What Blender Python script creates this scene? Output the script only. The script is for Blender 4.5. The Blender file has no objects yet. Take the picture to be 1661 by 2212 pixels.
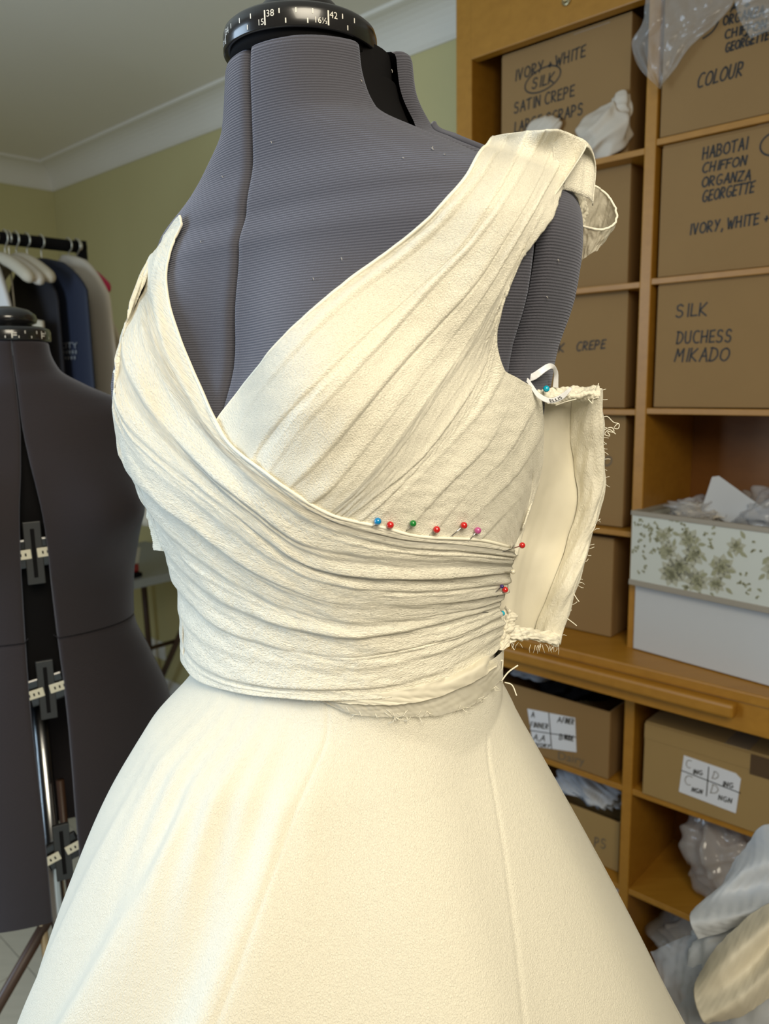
import bpy, bmesh, math, random
import numpy as np
from mathutils import Vector, Matrix
from mathutils.bvhtree import BVHTree

sc = bpy.context.scene
COL = sc.collection
random.seed(7)
RNG = np.random.default_rng(7)

# ------------------------------------------------------------------ camera
F_PX, IMG_W, IMG_H = 1684.7, 1661.0, 2212.0
CXP, CYP = IMG_W / 2, IMG_H / 2
PITCH, ROLL, CAM_H = math.radians(9.61), math.radians(1.05), 1.45
_cp, _sp = math.cos(PITCH), math.sin(PITCH)
_c, _s = math.cos(ROLL), math.sin(ROLL)
WM = np.array([[_c, _s, 0], [-_s, _c, 0], [0, 0, 1]]) @ np.array([[1, 0, 0], [0, -_sp, -_cp], [0, _cp, -_sp]])
CAM = np.array([0.0, 0.0, CAM_H])
cam_data = bpy.data.cameras.new('camera')
cam = bpy.data.objects.new('camera', cam_data)
COL.objects.link(cam)
cam_data.sensor_fit = 'HORIZONTAL'
cam_data.sensor_width = 36.0
cam_data.lens = 36.0 * F_PX / IMG_W
cam_data.clip_start = 0.02
_r = WM[0]; _d = WM[1]; _f = WM[2]
cam.matrix_world = Matrix(((_r[0], -_d[0], -_f[0], 0), (_r[1], -_d[1], -_f[1], 0), (_r[2], -_d[2], -_f[2], CAM_H), (0, 0, 0, 1)))
cam_data.dof.use_dof = True
cam_data.dof.focus_distance = 0.56
cam_data.dof.aperture_fstop = 13.0
sc.camera = cam

# ------------------------------------------------------------------ light
sc.view_settings.view_transform = 'Standard'
sc.view_settings.look = 'None'
sc.view_settings.gamma = 1.0
sc.view_settings.use_curve_mapping = False
sc.view_settings.exposure = 0.0
world = bpy.data.worlds.new('world')
sc.world = world
world.use_nodes = True
world.node_tree.nodes['Background'].inputs[0].default_value = (1.0, 0.86, 0.66, 1)
world.node_tree.nodes['Background'].inputs[1].default_value = 0.135


def area(name, loc, target, sx, sy, power, color, spread=180):
    d = bpy.data.lights.new(name, 'AREA')
    d.shape = 'RECTANGLE'
    d.size = sx
    d.size_y = sy
    d.energy = power
    d.color = color
    d.spread = math.radians(spread)
    o = bpy.data.objects.new(name, d)
    COL.objects.link(o)
    o.location = loc
    o.rotation_euler = (Vector(target) - Vector(loc)).to_track_quat('-Z', 'Y').to_euler()
    return o


area('window_daylight', (-1.75, 0.55, 1.50), (-0.04, 1.05, 1.46), 0.9, 1.2, 29, (0.60, 0.79, 1.0))
area('ceiling_lamp', (0.24, -0.48, 2.05), (-0.04, 0.62, 1.12), 0.7, 0.7, 9.1, (1.0, 0.90, 0.71), 115)

# ------------------------------------------------------------------ geometry helpers
YW = math.radians(47.6)
UR = np.array([math.sin(YW), -math.cos(YW), 0.0])      # along the long wall, towards the right
NN = np.array([math.cos(YW), math.sin(YW), 0.0])       # into the long wall
DF = 1.579                                             # cabinet front plane
DW = 1.859                                             # long wall


def W(s, n, z):
    return s * UR + n * NN + np.array([0, 0, z])


def ray(px, py):
    d = np.array([(px - CXP) / F_PX, (py - CYP) / F_PX, 1.0]) @ WM
    return d / np.linalg.norm(d)


def on_wall(px, py, n):
    d = ray(px, py)
    P = CAM + d * (n / (d @ NN))
    return float(P @ UR), float(P[2])


def at_depth(px, py, dist):
    return CAM + ray(px, py) * dist


def sm(a, b, x):
    t = np.clip((x - a) / (b - a), 0, 1)
    return t * t * (3 - 2 * t)


def thing(name, label, cat, loc, group=None):
    o = bpy.data.objects.new(name, None)
    COL.objects.link(o)
    o.location = tuple(float(v) for v in loc)
    o['label'] = label
    o['category'] = cat
    if group:
        o['group'] = group
    o.empty_display_size = 0.05
    return o


def root_loc(o):
    while o.parent:
        o = o.parent
    return np.array(o.location)


def mesh(name, verts, faces, mat, parent=None, smooth=True, uv=None, loc=None):
    """One mesh object; verts are world coordinates."""
    v = np.asarray(verts, float).reshape(-1, 3)
    if parent is not None:
        v = v - root_loc(parent)
    elif loc is not None:
        v = v - np.asarray(loc, float)
    me = bpy.data.meshes.new(name)
    me.from_pydata(v.tolist(), [], [tuple(int(i) for i in f) for f in faces] if not isinstance(faces, np.ndarray) else faces.tolist())
    if uv is not None:
        lay = me.uv_layers.new(name='UVMap')
        idx = np.empty(len(me.loops), np.int32)
        me.loops.foreach_get('vertex_index', idx)
        lay.data.foreach_set('uv', np.asarray(uv, np.float32).reshape(-1, 2)[idx].ravel())
    if smooth:
        me.polygons.foreach_set('use_smooth', np.ones(len(me.polygons), bool))
    me.materials.append(mat)
    me.update()
    o = bpy.data.objects.new(name, me)
    COL.objects.link(o)
    if parent is not None:
        o.parent = parent
    elif loc is not None:
        o.location = tuple(float(x) for x in loc)
    return o


def tag(o, label, cat, group=None):
    o['label'] = label
    o['category'] = cat
    if group:
        o['group'] = group
    return o


def struct(o):
    o['kind'] = 'structure'
    return o


def bevel(o, w=0.002, seg=2):
    m = o.modifiers.new('bevel', 'BEVEL')
    m.width = w
    m.segments = seg
    m.limit_method = 'ANGLE'
    return o


def solid(o, t=0.001, off=0):
    m = o.modifiers.new('solid', 'SOLIDIFY')
    m.thickness = t
    m.offset = off
    return o


BOXF = [(0, 3, 2, 1), (4, 5, 6, 7), (0, 1, 5, 4), (1, 2, 6, 5), (2, 3, 7, 6), (3, 0, 4, 7)]


def wbox(name, s0, s1, n0, n1, z0, z1, mat, parent=None, bw=0.002, fr=None, loc=None):
    """Box in the wall frame, or in another frame fr(s, n, z)."""
    fr = fr or W
    v = [fr(a, b, c) for c in (z0, z1) for a, b in ((s0, n0), (s1, n0), (s1, n1), (s0, n1))]
    o = mesh(name, v, BOXF, mat, parent, smooth=False, loc=loc)
    if bw:
        bevel(o, bw)
    return o


def grid_faces(nr, nc, close=False):
    r = np.arange(nr - 1)[:, None]
    c = np.arange(nc if close else nc - 1)[None, :]
    c2 = (c + 1) % nc
    a = r * nc + c
    return np.stack([a, r * nc + c2, (r + 1) * nc + c2, (r + 1) * nc + c], -1).reshape(-1, 4)


def tube(name, pts, rad, mat, parent=None, seg=8, loc=None):
    P = np.asarray(pts, float)
    n = len(P)
    T = np.gradient(P, axis=0)
    T /= np.linalg.norm(T, axis=1)[:, None] + 1e-12
    up = np.array([0.31, 0.27, 0.91])
    rad = np.broadcast_to(np.asarray(rad, float), (n,))
    V = []
    for i in range(n):
        a = np.cross(T[i], up)
        if np.linalg.norm(a) < 1e-3:
            a = np.cross(T[i], np.array([1.0, 0, 0]))
        a /= np.linalg.norm(a)
        b = np.cross(T[i], a)
        for k in range(seg):
            an = 2 * math.pi * k / seg
            V.append(P[i] + rad[i] * (math.cos(an) * a + math.sin(an) * b))
    F = grid_faces(n, seg, True).tolist()
    F += [list(range(seg))[::-1], [(n - 1) * seg + k for k in range(seg)]]
    return mesh(name, V, F, mat, parent, loc=loc)


def lathe(name, prof, centre, mat, parent=None, seg=64, axis=None, loc=None):
    """prof = [(r, z)...]; axis = 3x3 frame columns (x, y, z)."""
    A = np.eye(3) if axis is None else axis
    V = []
    for r, z in prof:
        for k in range(seg):
            an = 2 * math.pi * k / seg
            V.append(np.asarray(centre) + A @ np.array([r * math.cos(an), r * math.sin(an), z]))
    F = grid_faces(len(prof), seg, True).tolist()
    F += [list(range(seg))[::-1], [(len(prof) - 1) * seg + k for k in range(seg)]]
    return mesh(name, V, F, mat, parent, loc=loc)


def catmull(P, n):
    """Resample a polyline smoothly to n points, even in arc length."""
    P = np.asarray(P, float)
    Q = np.vstack([2 * P[0] - P[1], P, 2 * P[-1] - P[-2]])
    out = []
    for i in range(1, len(Q) - 2):
        t = np.linspace(0, 1, 24, endpoint=False)[:, None]
        a, b, c, d = Q[i - 1], Q[i], Q[i + 1], Q[i + 2]
        out.append(0.5 * (2 * b + (c - a) * t + (2 * a - 5 * b + 4 * c - d) * t ** 2 + (3 * b - a - 3 * c + d) * t ** 3))
    out = np.vstack(out + [P[-1:]])
    L = np.concatenate([[0], np.cumsum(np.linalg.norm(np.diff(out, axis=0), axis=1))])
    u = np.linspace(0, L[-1], n)
    return np.stack([np.interp(u, L, out[:, k]) for k in range(out.shape[1])], -1)


def pchip(xs, ys, x):
    xs = np.array(xs, float)
    ys = np.array(ys, float)
    x = np.clip(x, xs[0], xs[-1])
    d = np.diff(ys) / np.diff(xs)
    m = np.zeros_like(ys)
    for i in range(1, len(xs) - 1):
        if d[i - 1] * d[i] > 0:
            w1 = 2 * (xs[i + 1] - xs[i]) + (xs[i] - xs[i - 1])
            w2 = (xs[i + 1] - xs[i]) + 2 * (xs[i] - xs[i - 1])
            m[i] = (w1 + w2) / (w1 / d[i - 1] + w2 / d[i])
    m[0], m[-1] = d[0], d[-1]
    i = np.clip(np.searchsorted(xs, x, side='right') - 1, 0, len(xs) - 2)
    h = xs[i + 1] - xs[i]
    t = (x - xs[i]) / h
    return (2 * t ** 3 - 3 * t ** 2 + 1) * ys[i] + (t ** 3 - 2 * t ** 2 + t) * h * m[i] + (-2 * t ** 3 + 3 * t ** 2) * ys[i + 1] + (t ** 3 - t ** 2) * h * m[i + 1]


def wob(x, y, seed=0, n=6):
    r = np.random.default_rng(seed)
    v = 0
    for k in range(n):
        fx, fy, ph = r.normal(0, 1), r.normal(0, 1), r.uniform(0, 6.28)
        v = v + np.sin(x * fx + y * fy + ph)
    return v / math.sqrt(n)


# ------------------------------------------------------------------ materials
def mat(name, col, rough=0.6, metal=0.0, spec=0.5, noise=None, bump=None, sheen=0.0, sheen_tint=None, coat=0.0):
    """noise = (scale, amount[, stretch]) colour mottling; bump = (scale, strength, distance, stretch)."""
    m = bpy.data.materials.new(name)
    m.use_nodes = True
    nt = m.node_tree
    b = nt.nodes['Principled BSDF']
    b.inputs['Base Color'].default_value = (*col, 1)
    b.inputs['Roughness'].default_value = rough
    b.inputs['Metallic'].default_value = metal
    b.inputs['Specular IOR Level'].default_value = spec
    b.inputs['Sheen Weight'].default_value = sheen
    b.inputs['Coat Weight'].default_value = coat
    if noise or bump:
        tc = nt.nodes.new('ShaderNodeTexCoord')
    if noise:
        mp = nt.nodes.new('ShaderNodeMapping')
        mp.inputs['Scale'].default_value = noise[2] if len(noise) > 2 else (1, 1, 1)
        n = nt.nodes.new('ShaderNodeTexNoise')
        n.inputs['Scale'].default_value = noise[0]
        n.inputs['Detail'].default_value = 5
        mx = nt.nodes.new('ShaderNodeMix')
        mx.data_type = 'RGBA'
        a = noise[1]
        mx.inputs[6].default_value = (*[c * (1 - a) for c in col], 1)
        mx.inputs[7].default_value = (*[min(1, c * (1 + a)) for c in col], 1)
        nt.links.new(tc.outputs['Object'], mp.inputs[0])
        nt.links.new(mp.outputs[0], n.inputs['Vector'])
        nt.links.new(n.outputs['Fac'], mx.inputs[0])
        nt.links.new(mx.outputs[2], b.inputs['Base Color'])
    if bump:
        mp = nt.nodes.new('ShaderNodeMapping')
        mp.inputs['Scale'].default_value = bump[3] if len(bump) > 3 else (1, 1, 1)
        n = nt.nodes.new('ShaderNodeTexNoise')
        n.inputs['Scale'].default_value = bump[0]
        n.inputs['Detail'].default_value = 4
        bp = nt.nodes.new('ShaderNodeBump')
        bp.inputs['Strength'].default_value = bump[1]
        bp.inputs['Distance'].default_value = bump[2]
        nt.links.new(tc.outputs['Object'], mp.inputs[0])
        nt.links.new(mp.outputs[0], n.inputs['Vector'])
        nt.links.new(n.outputs['Fac'], bp.inputs['Height'])
        nt.links.new(bp.outputs[0], b.inputs['Normal'])
    return m


def crepe_mat(name, col, uvscale, strength, dist, rough=0.5, trans=0.12, alpha=None, distort=0.6, spec=0.35, coarse=1.6):
    """Crinkled crepe/organza: UV is in metres along and across the cloth."""
    m = bpy.data.materials.new(name)
    m.use_nodes = True
    nt = m.node_tree
    b = nt.nodes['Principled BSDF']
    out = nt.nodes['Material Output']
    b.inputs['Base Color'].default_value = (*col, 1)
    b.inputs['Roughness'].default_value = rough
    b.inputs['Specular IOR Level'].default_value = spec
    b.inputs['Sheen Weight'].default_value = 0.25
    b.inputs['Sheen Roughness'].default_value = 0.4
    uv = nt.nodes.new('ShaderNodeUVMap')
    mp = nt.nodes.new('ShaderNodeMapping')
    mp.inputs['Scale'].default_value = (uvscale[0], uvscale[1], 1)
    n = nt.nodes.new('ShaderNodeTexNoise')
    n.inputs['Scale'].default_value = 1.0
    n.inputs['Detail'].default_value = 3.0
    n.inputs['Distortion'].default_value = distort
    n2 = nt.nodes.new('ShaderNodeTexNoise')
    n2.inputs['Scale'].default_value = 0.22
    n2.inputs['Detail'].default_value = 2.0
    add = nt.nodes.new('ShaderNodeMath')
    add.operation = 'MULTIPLY_ADD'
    add.inputs[1].default_value = coarse
    bp = nt.nodes.new('ShaderNodeBump')
    bp.inputs['Strength'].default_value = strength
    bp.inputs['Distance'].default_value = dist
    nt.links.new(uv.outputs[0], mp.inputs[0])
    nt.links.new(mp.outputs[0], n.inputs['Vector'])
    nt.links.new(mp.outputs[0], n2.inputs['Vector'])
    nt.links.new(n2.outputs['Fac'], add.inputs[0])
    nt.links.new(n.outputs['Fac'], add.inputs[2])
    nt.links.new(add.outputs[0], bp.inputs['Height'])
    nt.links.new(bp.outputs[0], b.inputs['Normal'])
    tr = nt.nodes.new('ShaderNodeBsdfTranslucent')
    tr.inputs['Color'].default_value = (*[c * 0.95 for c in col], 1)
    mx = nt.nodes.new('ShaderNodeMixShader')
    mx.inputs[0].default_value = trans
    nt.links.new(b.outputs[0], mx.inputs[1])
    nt.links.new(tr.outputs[0], mx.inputs[2])
    last = mx
    if alpha is not None:
        tp = nt.nodes.new('ShaderNodeBsdfTransparent')
        m2 = nt.nodes.new('ShaderNodeMixShader')
        m2.inputs[0].default_value = alpha
        nt.links.new(tp.outputs[0], m2.inputs[1])
        nt.links.new(mx.outputs[0], m2.inputs[2])
        last = m2
    nt.links.new(last.outputs[0], out.inputs['Surface'])
    return m


def knit_mat(name, col, pitch, strength):
    """Ribbed jersey of a dress form: UV is in metres round and up the body."""
    m = bpy.data.materials.new(name)
    m.use_nodes = True
    nt = m.node_tree
    b = nt.nodes['Principled BSDF']
    b.inputs['Roughness'].default_value = 0.85
    b.inputs['Specular IOR Level'].default_value = 0.2
    b.inputs['Sheen Weight'].default_value = 0.35
    b.inputs['Sheen Roughness'].default_value = 0.5
    b.inputs['Sheen Tint'].default_value = (0.75, 0.8, 1, 1)
    uv = nt.nodes.new('ShaderNodeUVMap')
    sp = nt.nodes.new('ShaderNodeSeparateXYZ')
    nz = nt.nodes.new('ShaderNodeTexNoise')
    nz.inputs['Scale'].default_value = 900
    nz.inputs['Detail'].default_value = 2
    nt.links.new(uv.outputs[0], nz.inputs['Vector'])
    nt.links.new(uv.outputs[0], sp.inputs[0])
    ml = nt.nodes.new('ShaderNodeMath'); ml.operation = 'MULTIPLY'
    ml.inputs[1].default_value = 2 * math.pi / pitch
    ad = nt.nodes.new('ShaderNodeMath'); ad.operation = 'MULTIPLY_ADD'
    ad.inputs[1].default_value = 2.2
    sn = nt.nodes.new('ShaderNodeMath'); sn.operation = 'SINE'
    nt.links.new(sp.outputs['Y'], ml.inputs[0])
    nt.links.new(nz.outputs['Fac'], ad.inputs[0])
    nt.links.new(ml.outputs[0], ad.inputs[2])
    nt.links.new(ad.outputs[0], sn.inputs[0])
    bp = nt.nodes.new('ShaderNodeBump')
    bp.inputs['Strength'].default_value = strength
    bp.inputs['Distance'].default_value = 0.0006
    nt.links.new(sn.outputs[0], bp.inputs['Height'])
    nt.links.new(bp.outputs[0], b.inputs['Normal'])
    mx = nt.nodes.new('ShaderNodeMix'); mx.data_type = 'RGBA'
    mx.inputs[6].default_value = (*[c * 0.85 for c in col], 1)
    mx.inputs[7].default_value = (*[c * 1.1 for c in col], 1)
    mr = nt.nodes.new('ShaderNodeMapRange')
    mr.inputs['From Min'].default_value = -1
    mr.inputs['From Max'].default_value = 1
    nt.links.new(sn.outputs[0], mr.inputs[0])
    nt.links.new(mr.outputs[0], mx.inputs[0])
    nt.links.new(mx.outputs[2], b.inputs['Base Color'])
    return m


def wood_mat(name, c1, c2, rough=0.42):
    m = bpy.data.materials.new(name)
    m.use_nodes = True
    nt = m.node_tree
    b = nt.nodes['Principled BSDF']
    b.inputs['Roughness'].default_value = rough
    tc = nt.nodes.new('ShaderNodeTexCoord')
    mp = nt.nodes.new('ShaderNodeMapping')
    mp.inputs['Rotation'].default_value = (0, 0, math.radians(42.4))
    mp.inputs['Scale'].default_value = (3, 40, 40)
    n = nt.nodes.new('ShaderNodeTexNoise')
    n.inputs['Scale'].default_value = 1.5
    n.inputs['Detail'].default_value = 6
    n.inputs['Distortion'].default_value = 0.4
    mx = nt.nodes.new('ShaderNodeMix'); mx.data_type = 'RGBA'
    mx.inputs[6].default_value = (*c1, 1)
    mx.inputs[7].default_value = (*c2, 1)
    nt.links.new(tc.outputs['Object'], mp.inputs[0])
    nt.links.new(mp.outputs[0], n.inputs['Vector'])
    nt.links.new(n.outputs['Fac'], mx.inputs[0])
    nt.links.new(mx.outputs[2], b.inputs['Base Color'])
    return m


def plastic_film(name, tint, alpha, rough=0.12):
    m = bpy.data.materials.new(name)
    m.use_nodes = True
    nt = m.node_tree
    b = nt.nodes['Principled BSDF']
    out = nt.nodes['Material Output']
    b.inputs['Base Color'].default_value = (*tint, 1)
    b.inputs['Roughness'].default_value = rough
    b.inputs['Specular IOR Level'].default_value = 0.8
    tp = nt.nodes.new('ShaderNodeBsdfTransparent')
    mx = nt.nodes.new('ShaderNodeMixShader')
    mx.inputs[0].default_value = alpha
    nt.links.new(tp.outputs[0], mx.inputs[1])
    nt.links.new(b.outputs[0], mx.inputs[2])
    nt.links.new(mx.outputs[0], out.inputs['Surface'])
    return m


M = {}
M['wall'] = mat('wall_paint', (0.58, 0.53, 0.27), 0.9, noise=(3, 0.04))
M['ceiling'] = mat('ceiling_paint', (0.84, 0.80, 0.70), 0.9)
M['cornice'] = mat('cornice_paint', (0.80, 0.77, 0.68), 0.8)
M['skirting'] = mat('skirting_paint', (0.80, 0.80, 0.78), 0.5)
M['floor'] = mat('floor_plank', (0.55, 0.50, 0.40), 0.5, noise=(6, 0.14, (1, 8, 1)))
M['joint'] = mat('floor_joint', (0.25, 0.22, 0.17), 0.8)
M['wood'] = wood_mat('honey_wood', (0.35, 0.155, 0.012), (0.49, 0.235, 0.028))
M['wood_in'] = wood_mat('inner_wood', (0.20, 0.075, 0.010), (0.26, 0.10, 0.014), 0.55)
M['card'] = mat('cardboard', (0.30, 0.18, 0.068), 0.85, noise=(9, 0.06), bump=(160, 0.08, 0.001, (1, 1, 0.2)))
M['card2'] = mat('cardboard_pale', (0.38, 0.25, 0.095), 0.85, noise=(7, 0.06), bump=(160, 0.08, 0.001, (1, 1, 0.2)))
M['ink'] = mat('marker_ink', (0.02, 0.018, 0.015), 0.6)
M['ink_faint'] = mat('pencil_ink', (0.16, 0.13, 0.09), 0.8)
M['paper'] = mat('label_paper', (0.80, 0.82, 0.88), 0.7)
M['tape'] = plastic_film('clear_tape', (0.6, 0.5, 0.38), 0.35, 0.2)
M['brown_tape'] = mat('brown_tape', (0.10, 0.06, 0.03), 0.35)
M['black'] = mat('black_plastic', (0.012, 0.012, 0.013), 0.22, spec=0.6, coat=0.3)
M['black_dull'] = mat('black_dull', (0.008, 0.0075, 0.008), 0.8, spec=0.08)
M['white_print'] = mat('white_print', (0.78, 0.76, 0.70), 0.5)
M['metal'] = mat('steel', (0.62, 0.62, 0.62), 0.25, 1.0)
M['brass'] = mat('dull_brass', (0.45, 0.38, 0.22), 0.35, 1.0)
M['knit'] = knit_mat('slate_knit', (0.075, 0.074, 0.090), 0.0017, 0.5)
M['knit2'] = knit_mat('plum_knit', (0.034, 0.027, 0.029), 0.0019, 0.2)
CREAM = (0.91, 0.868, 0.725)
M['crepe'] = crepe_mat('ivory_crepe', CREAM, (420, 1000), 1.0, 0.0012, coarse=1.0, distort=0.8, rough=0.42, trans=0.1)
M['crepe_r'] = crepe_mat('ivory_crepe_fine', CREAM, (1050, 1250), 1.0, 0.0010, coarse=0.25, rough=0.38, trans=0.1)
M['skirt'] = crepe_mat('ivory_skirt', CREAM, (1000, 900), 0.9, 0.0009, rough=0.42, trans=0.05, coarse=0.5)
M['lining'] = crepe_mat('ivory_lining', (0.86, 0.81, 0.66), (900, 900), 0.12, 0.0004, rough=0.6, trans=0.15, distort=0.1)
M['tape_seam'] = crepe_mat('ivory_seam', CREAM, (500, 900), 0.6, 0.001, rough=0.6)
M['organza'] = crepe_mat('sheer_organza', CREAM, (420, 420), 0.6, 0.001, rough=0.35, trans=0.3, alpha=0.5)
M['sheer'] = crepe_mat('sheer_chiffon', (0.85, 0.82, 0.72), (520, 520), 0.4, 0.0006, rough=0.5, trans=0.25, alpha=0.45)
M['thread'] = mat('ivory_thread', (0.88, 0.84, 0.70), 0.7)
M['ribbon'] = mat('white_satin_tape', (0.82, 0.83, 0.86), 0.35)


# ------------------------------------------------------------------ the room
SL = -3.80        # left wall (s)
SRW = 1.6         # where the long wall stops, well outside the picture
ZC = 2.47         # ceiling


def plank_floor():
    fl = struct(wbox('floor', SL, SRW, -1.2, DW, -0.03, -0.004, M['joint'], None, 0))
    # planks run along the long wall; those in view are pieces of their own
    protos = {}
    wdt = 0.125
    k = 0
    n = -1.2
    while n < DW - 0.01:
        off = [0.0, 0.55, 0.27, 0.8][k % 4]
        s = SL - off
        while s < SRW:
            s0, s1 = max(s, SL), min(s + 1.1, SRW)
            if s1 - s0 > 0.05:
                key = round(s1 - s0, 3)
                w = min(wdt, DW - n)
                if key not in protos:
                    a = np.array([0.0, 0, 0])
                    v = [W(x, y, z) for z in (-0.004, 0.0) for x, y in ((0.001, 0.001), (key - 0.001, 0.001), (key - 0.001, w - 0.001), (0.001, w - 0.001))]
                    o = mesh('plank', v, BOXF, M['floor'], fl, smooth=False)
                    protos[key] = o.data
                else:
                    o = bpy.data.objects.new('plank', protos[key])
                    COL.objects.link(o)
                    o.parent = fl
                o.location = tuple(W(s0, n, 0))
            s += 1.1
        n += wdt
        k += 1
    return fl


plank_floor()
struct(wbox('wall_back', SL, SRW, DW, DW + 0.1, 0, ZC + 0.05, M['wall'], None, 0))
struct(wbox('wall_left', SL - 0.1, SL, -1.2, DW + 0.1, 0, ZC + 0.05, M['wall'], None, 0))
struct(wbox('ceiling', SL, SRW, -1.2, DW, ZC, ZC + 0.05, M['ceiling'], None, 0))


def cornice(name, a, b, inward, m):
    """Coved cornice profile swept from a to b; inward = unit vector into the room."""
    prof = [(0, -0.105), (0.006, -0.105), (0.010, -0.098)]
    for k in range(9):
        t = k / 8 * math.pi / 2
        prof.append((0.012 + 0.085 * (1 - math.cos(t)), -0.095 + 0.083 * math.sin(t)))
    prof += [(0.105, -0.010), (0.105, 0.0), (0, 0)]
    V = []
    for end, sgn in ((a, 1), (b, -1)):
        along = (np.array(b) - np.array(a)); along /= np.linalg.norm(along)
        for d, z in prof:
            V.append(np.array(end) + inward * d + np.array([0, 0, z]) + along * d * sgn * (1 if end is a or True else 0) * (m[0] if sgn > 0 else m[1]))
    n = len(prof)
    Fc = [(i, (i + 1) % n, n + (i + 1) % n, n + i) for i in range(n)]
    return struct(mesh(name, V, Fc, M['cornice'], None, smooth=False))


cornice('trim_1', W(SL, DW, ZC), W(SRW, DW, ZC), -NN, (1, 0))
cornice('trim_2', W(SL, DW, ZC), W(SL, -1.2, ZC), UR, (1, 0))
struct(wbox('baseboard_back', SL, SRW, DW - 0.016, DW, 0, 0.10, M['skirting'], None, 0.004))
struct(wbox('baseboard_left', SL, SL + 0.016, -1.2, DW - 0.016, 0, 0.10, M['skirting'], None, 0.004))
so = thing('wall_socket', 'white plastic wall socket low on the green wall behind the trestle table', 'socket', W(-3.15, DW, 0.23))
wbox('face_plate', -3.23, -3.08, DW - 0.012, DW, 0.19, 0.275, M['skirting'], so, 0.003)
for q in (-3.19, -3.12):
    wbox('rocker', q - 0.008, q + 0.008, DW - 0.016, DW - 0.012, 0.25, 0.265, M['white_print'], so, 0.001)

# ------------------------------------------------------------------ cabinet
cab = thing('storage_cabinet', 'tall honey-coloured wooden cabinet with open pigeonholes full of cardboard boxes', 'cabinet', W(-0.7, DF, 0))
CB = DW - 0.005
wbox('side_panel', -1.19, -1.145, DF, CB, 0, 2.36, M['wood'], cab)
wbox('side_panel', -0.275, -0.23, DF, CB, 0, 2.36, M['wood'], cab)
wbox('divider', -0.7225, -0.6985, DF, CB - 0.01, 0.03, 2.34, M['wood'], cab)
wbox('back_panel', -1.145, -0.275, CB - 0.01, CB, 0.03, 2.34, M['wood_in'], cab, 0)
wbox('top_board', -1.19, -0.23, DF, CB, 2.36, 2.39, M['wood'], cab)
hd = wbox('header_rail', -1.145, -0.7225, DF - 0.004, DF + 0.022, 2.170, 2.36, M['wood'], cab)
wbox('header_rail', -0.6985, -0.275, DF - 0.004, DF + 0.022, 2.30, 2.36, M['wood'], cab)
ks = on_wall(1226, 3, DF)
A_wall = np.stack([UR, np.array([0, 0, 1.0]), -NN], -1)
lathe('keyhole_escutcheon', [(0.0105, 0), (0.0105, 0.002), (0.009, 0.004), (0.005, 0.004), (0.004, 0.001)], W(ks[0], DF - 0.004, ks[1]), M['brass'], hd, 24, A_wall)
for z in (1.897, 1.639, 1.379, 1.116):
    wbox('shelf', -1.145, -0.7225, DF + 0.002, CB - 0.01, z - 0.012, z, M['wood'], cab, 0.001)
for z in (1.909, 1.643, 1.382):
    wbox('shelf', -0.6985, -0.275, DF + 0.002, CB - 0.01, z - 0.012, z, M['wood'], cab, 0.001)
wbox('counter_top', -1.20, -0.22, DF - 0.10, CB - 0.01, 0.836, 0.858, M['wood'], cab, 0.003)
wbox('apron', -1.19, -0.23, DF - 0.094, DF - 0.07, 0.775, 0.836, M['wood'], cab, 0.002)
pr = wbox('pull_rail', -1.12, -0.452, DF - 0.122, DF - 0.094, 0.806, 0.834, M['wood'], cab, 0.006)
for z in (0.525, 0.275):
    wbox('shelf', -1.145, -0.7225, DF + 0.002, CB - 0.01, z - 0.014, z, M['wood'], cab, 0.001)
    wbox('shelf', -0.6985, -0.275, DF + 0.002, CB - 0.01, z - 0.014, z, M['wood'], cab, 0.001)
wbox('plinth', -1.145, -0.275, DF + 0.01, CB - 0.01, 0.0, 0.03, M['wood'], cab, 0.001)

# ------------------------------------------------------------------ handwriting
def arc(cx, cy, rx, ry, a0, a1, n=12):
    return [(cx + rx * math.cos(math.radians(a0 + (a1 - a0) * i / n)), cy + ry * math.sin(math.radians(a0 + (a1 - a0) * i / n))) for i in range(n + 1)]


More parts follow.
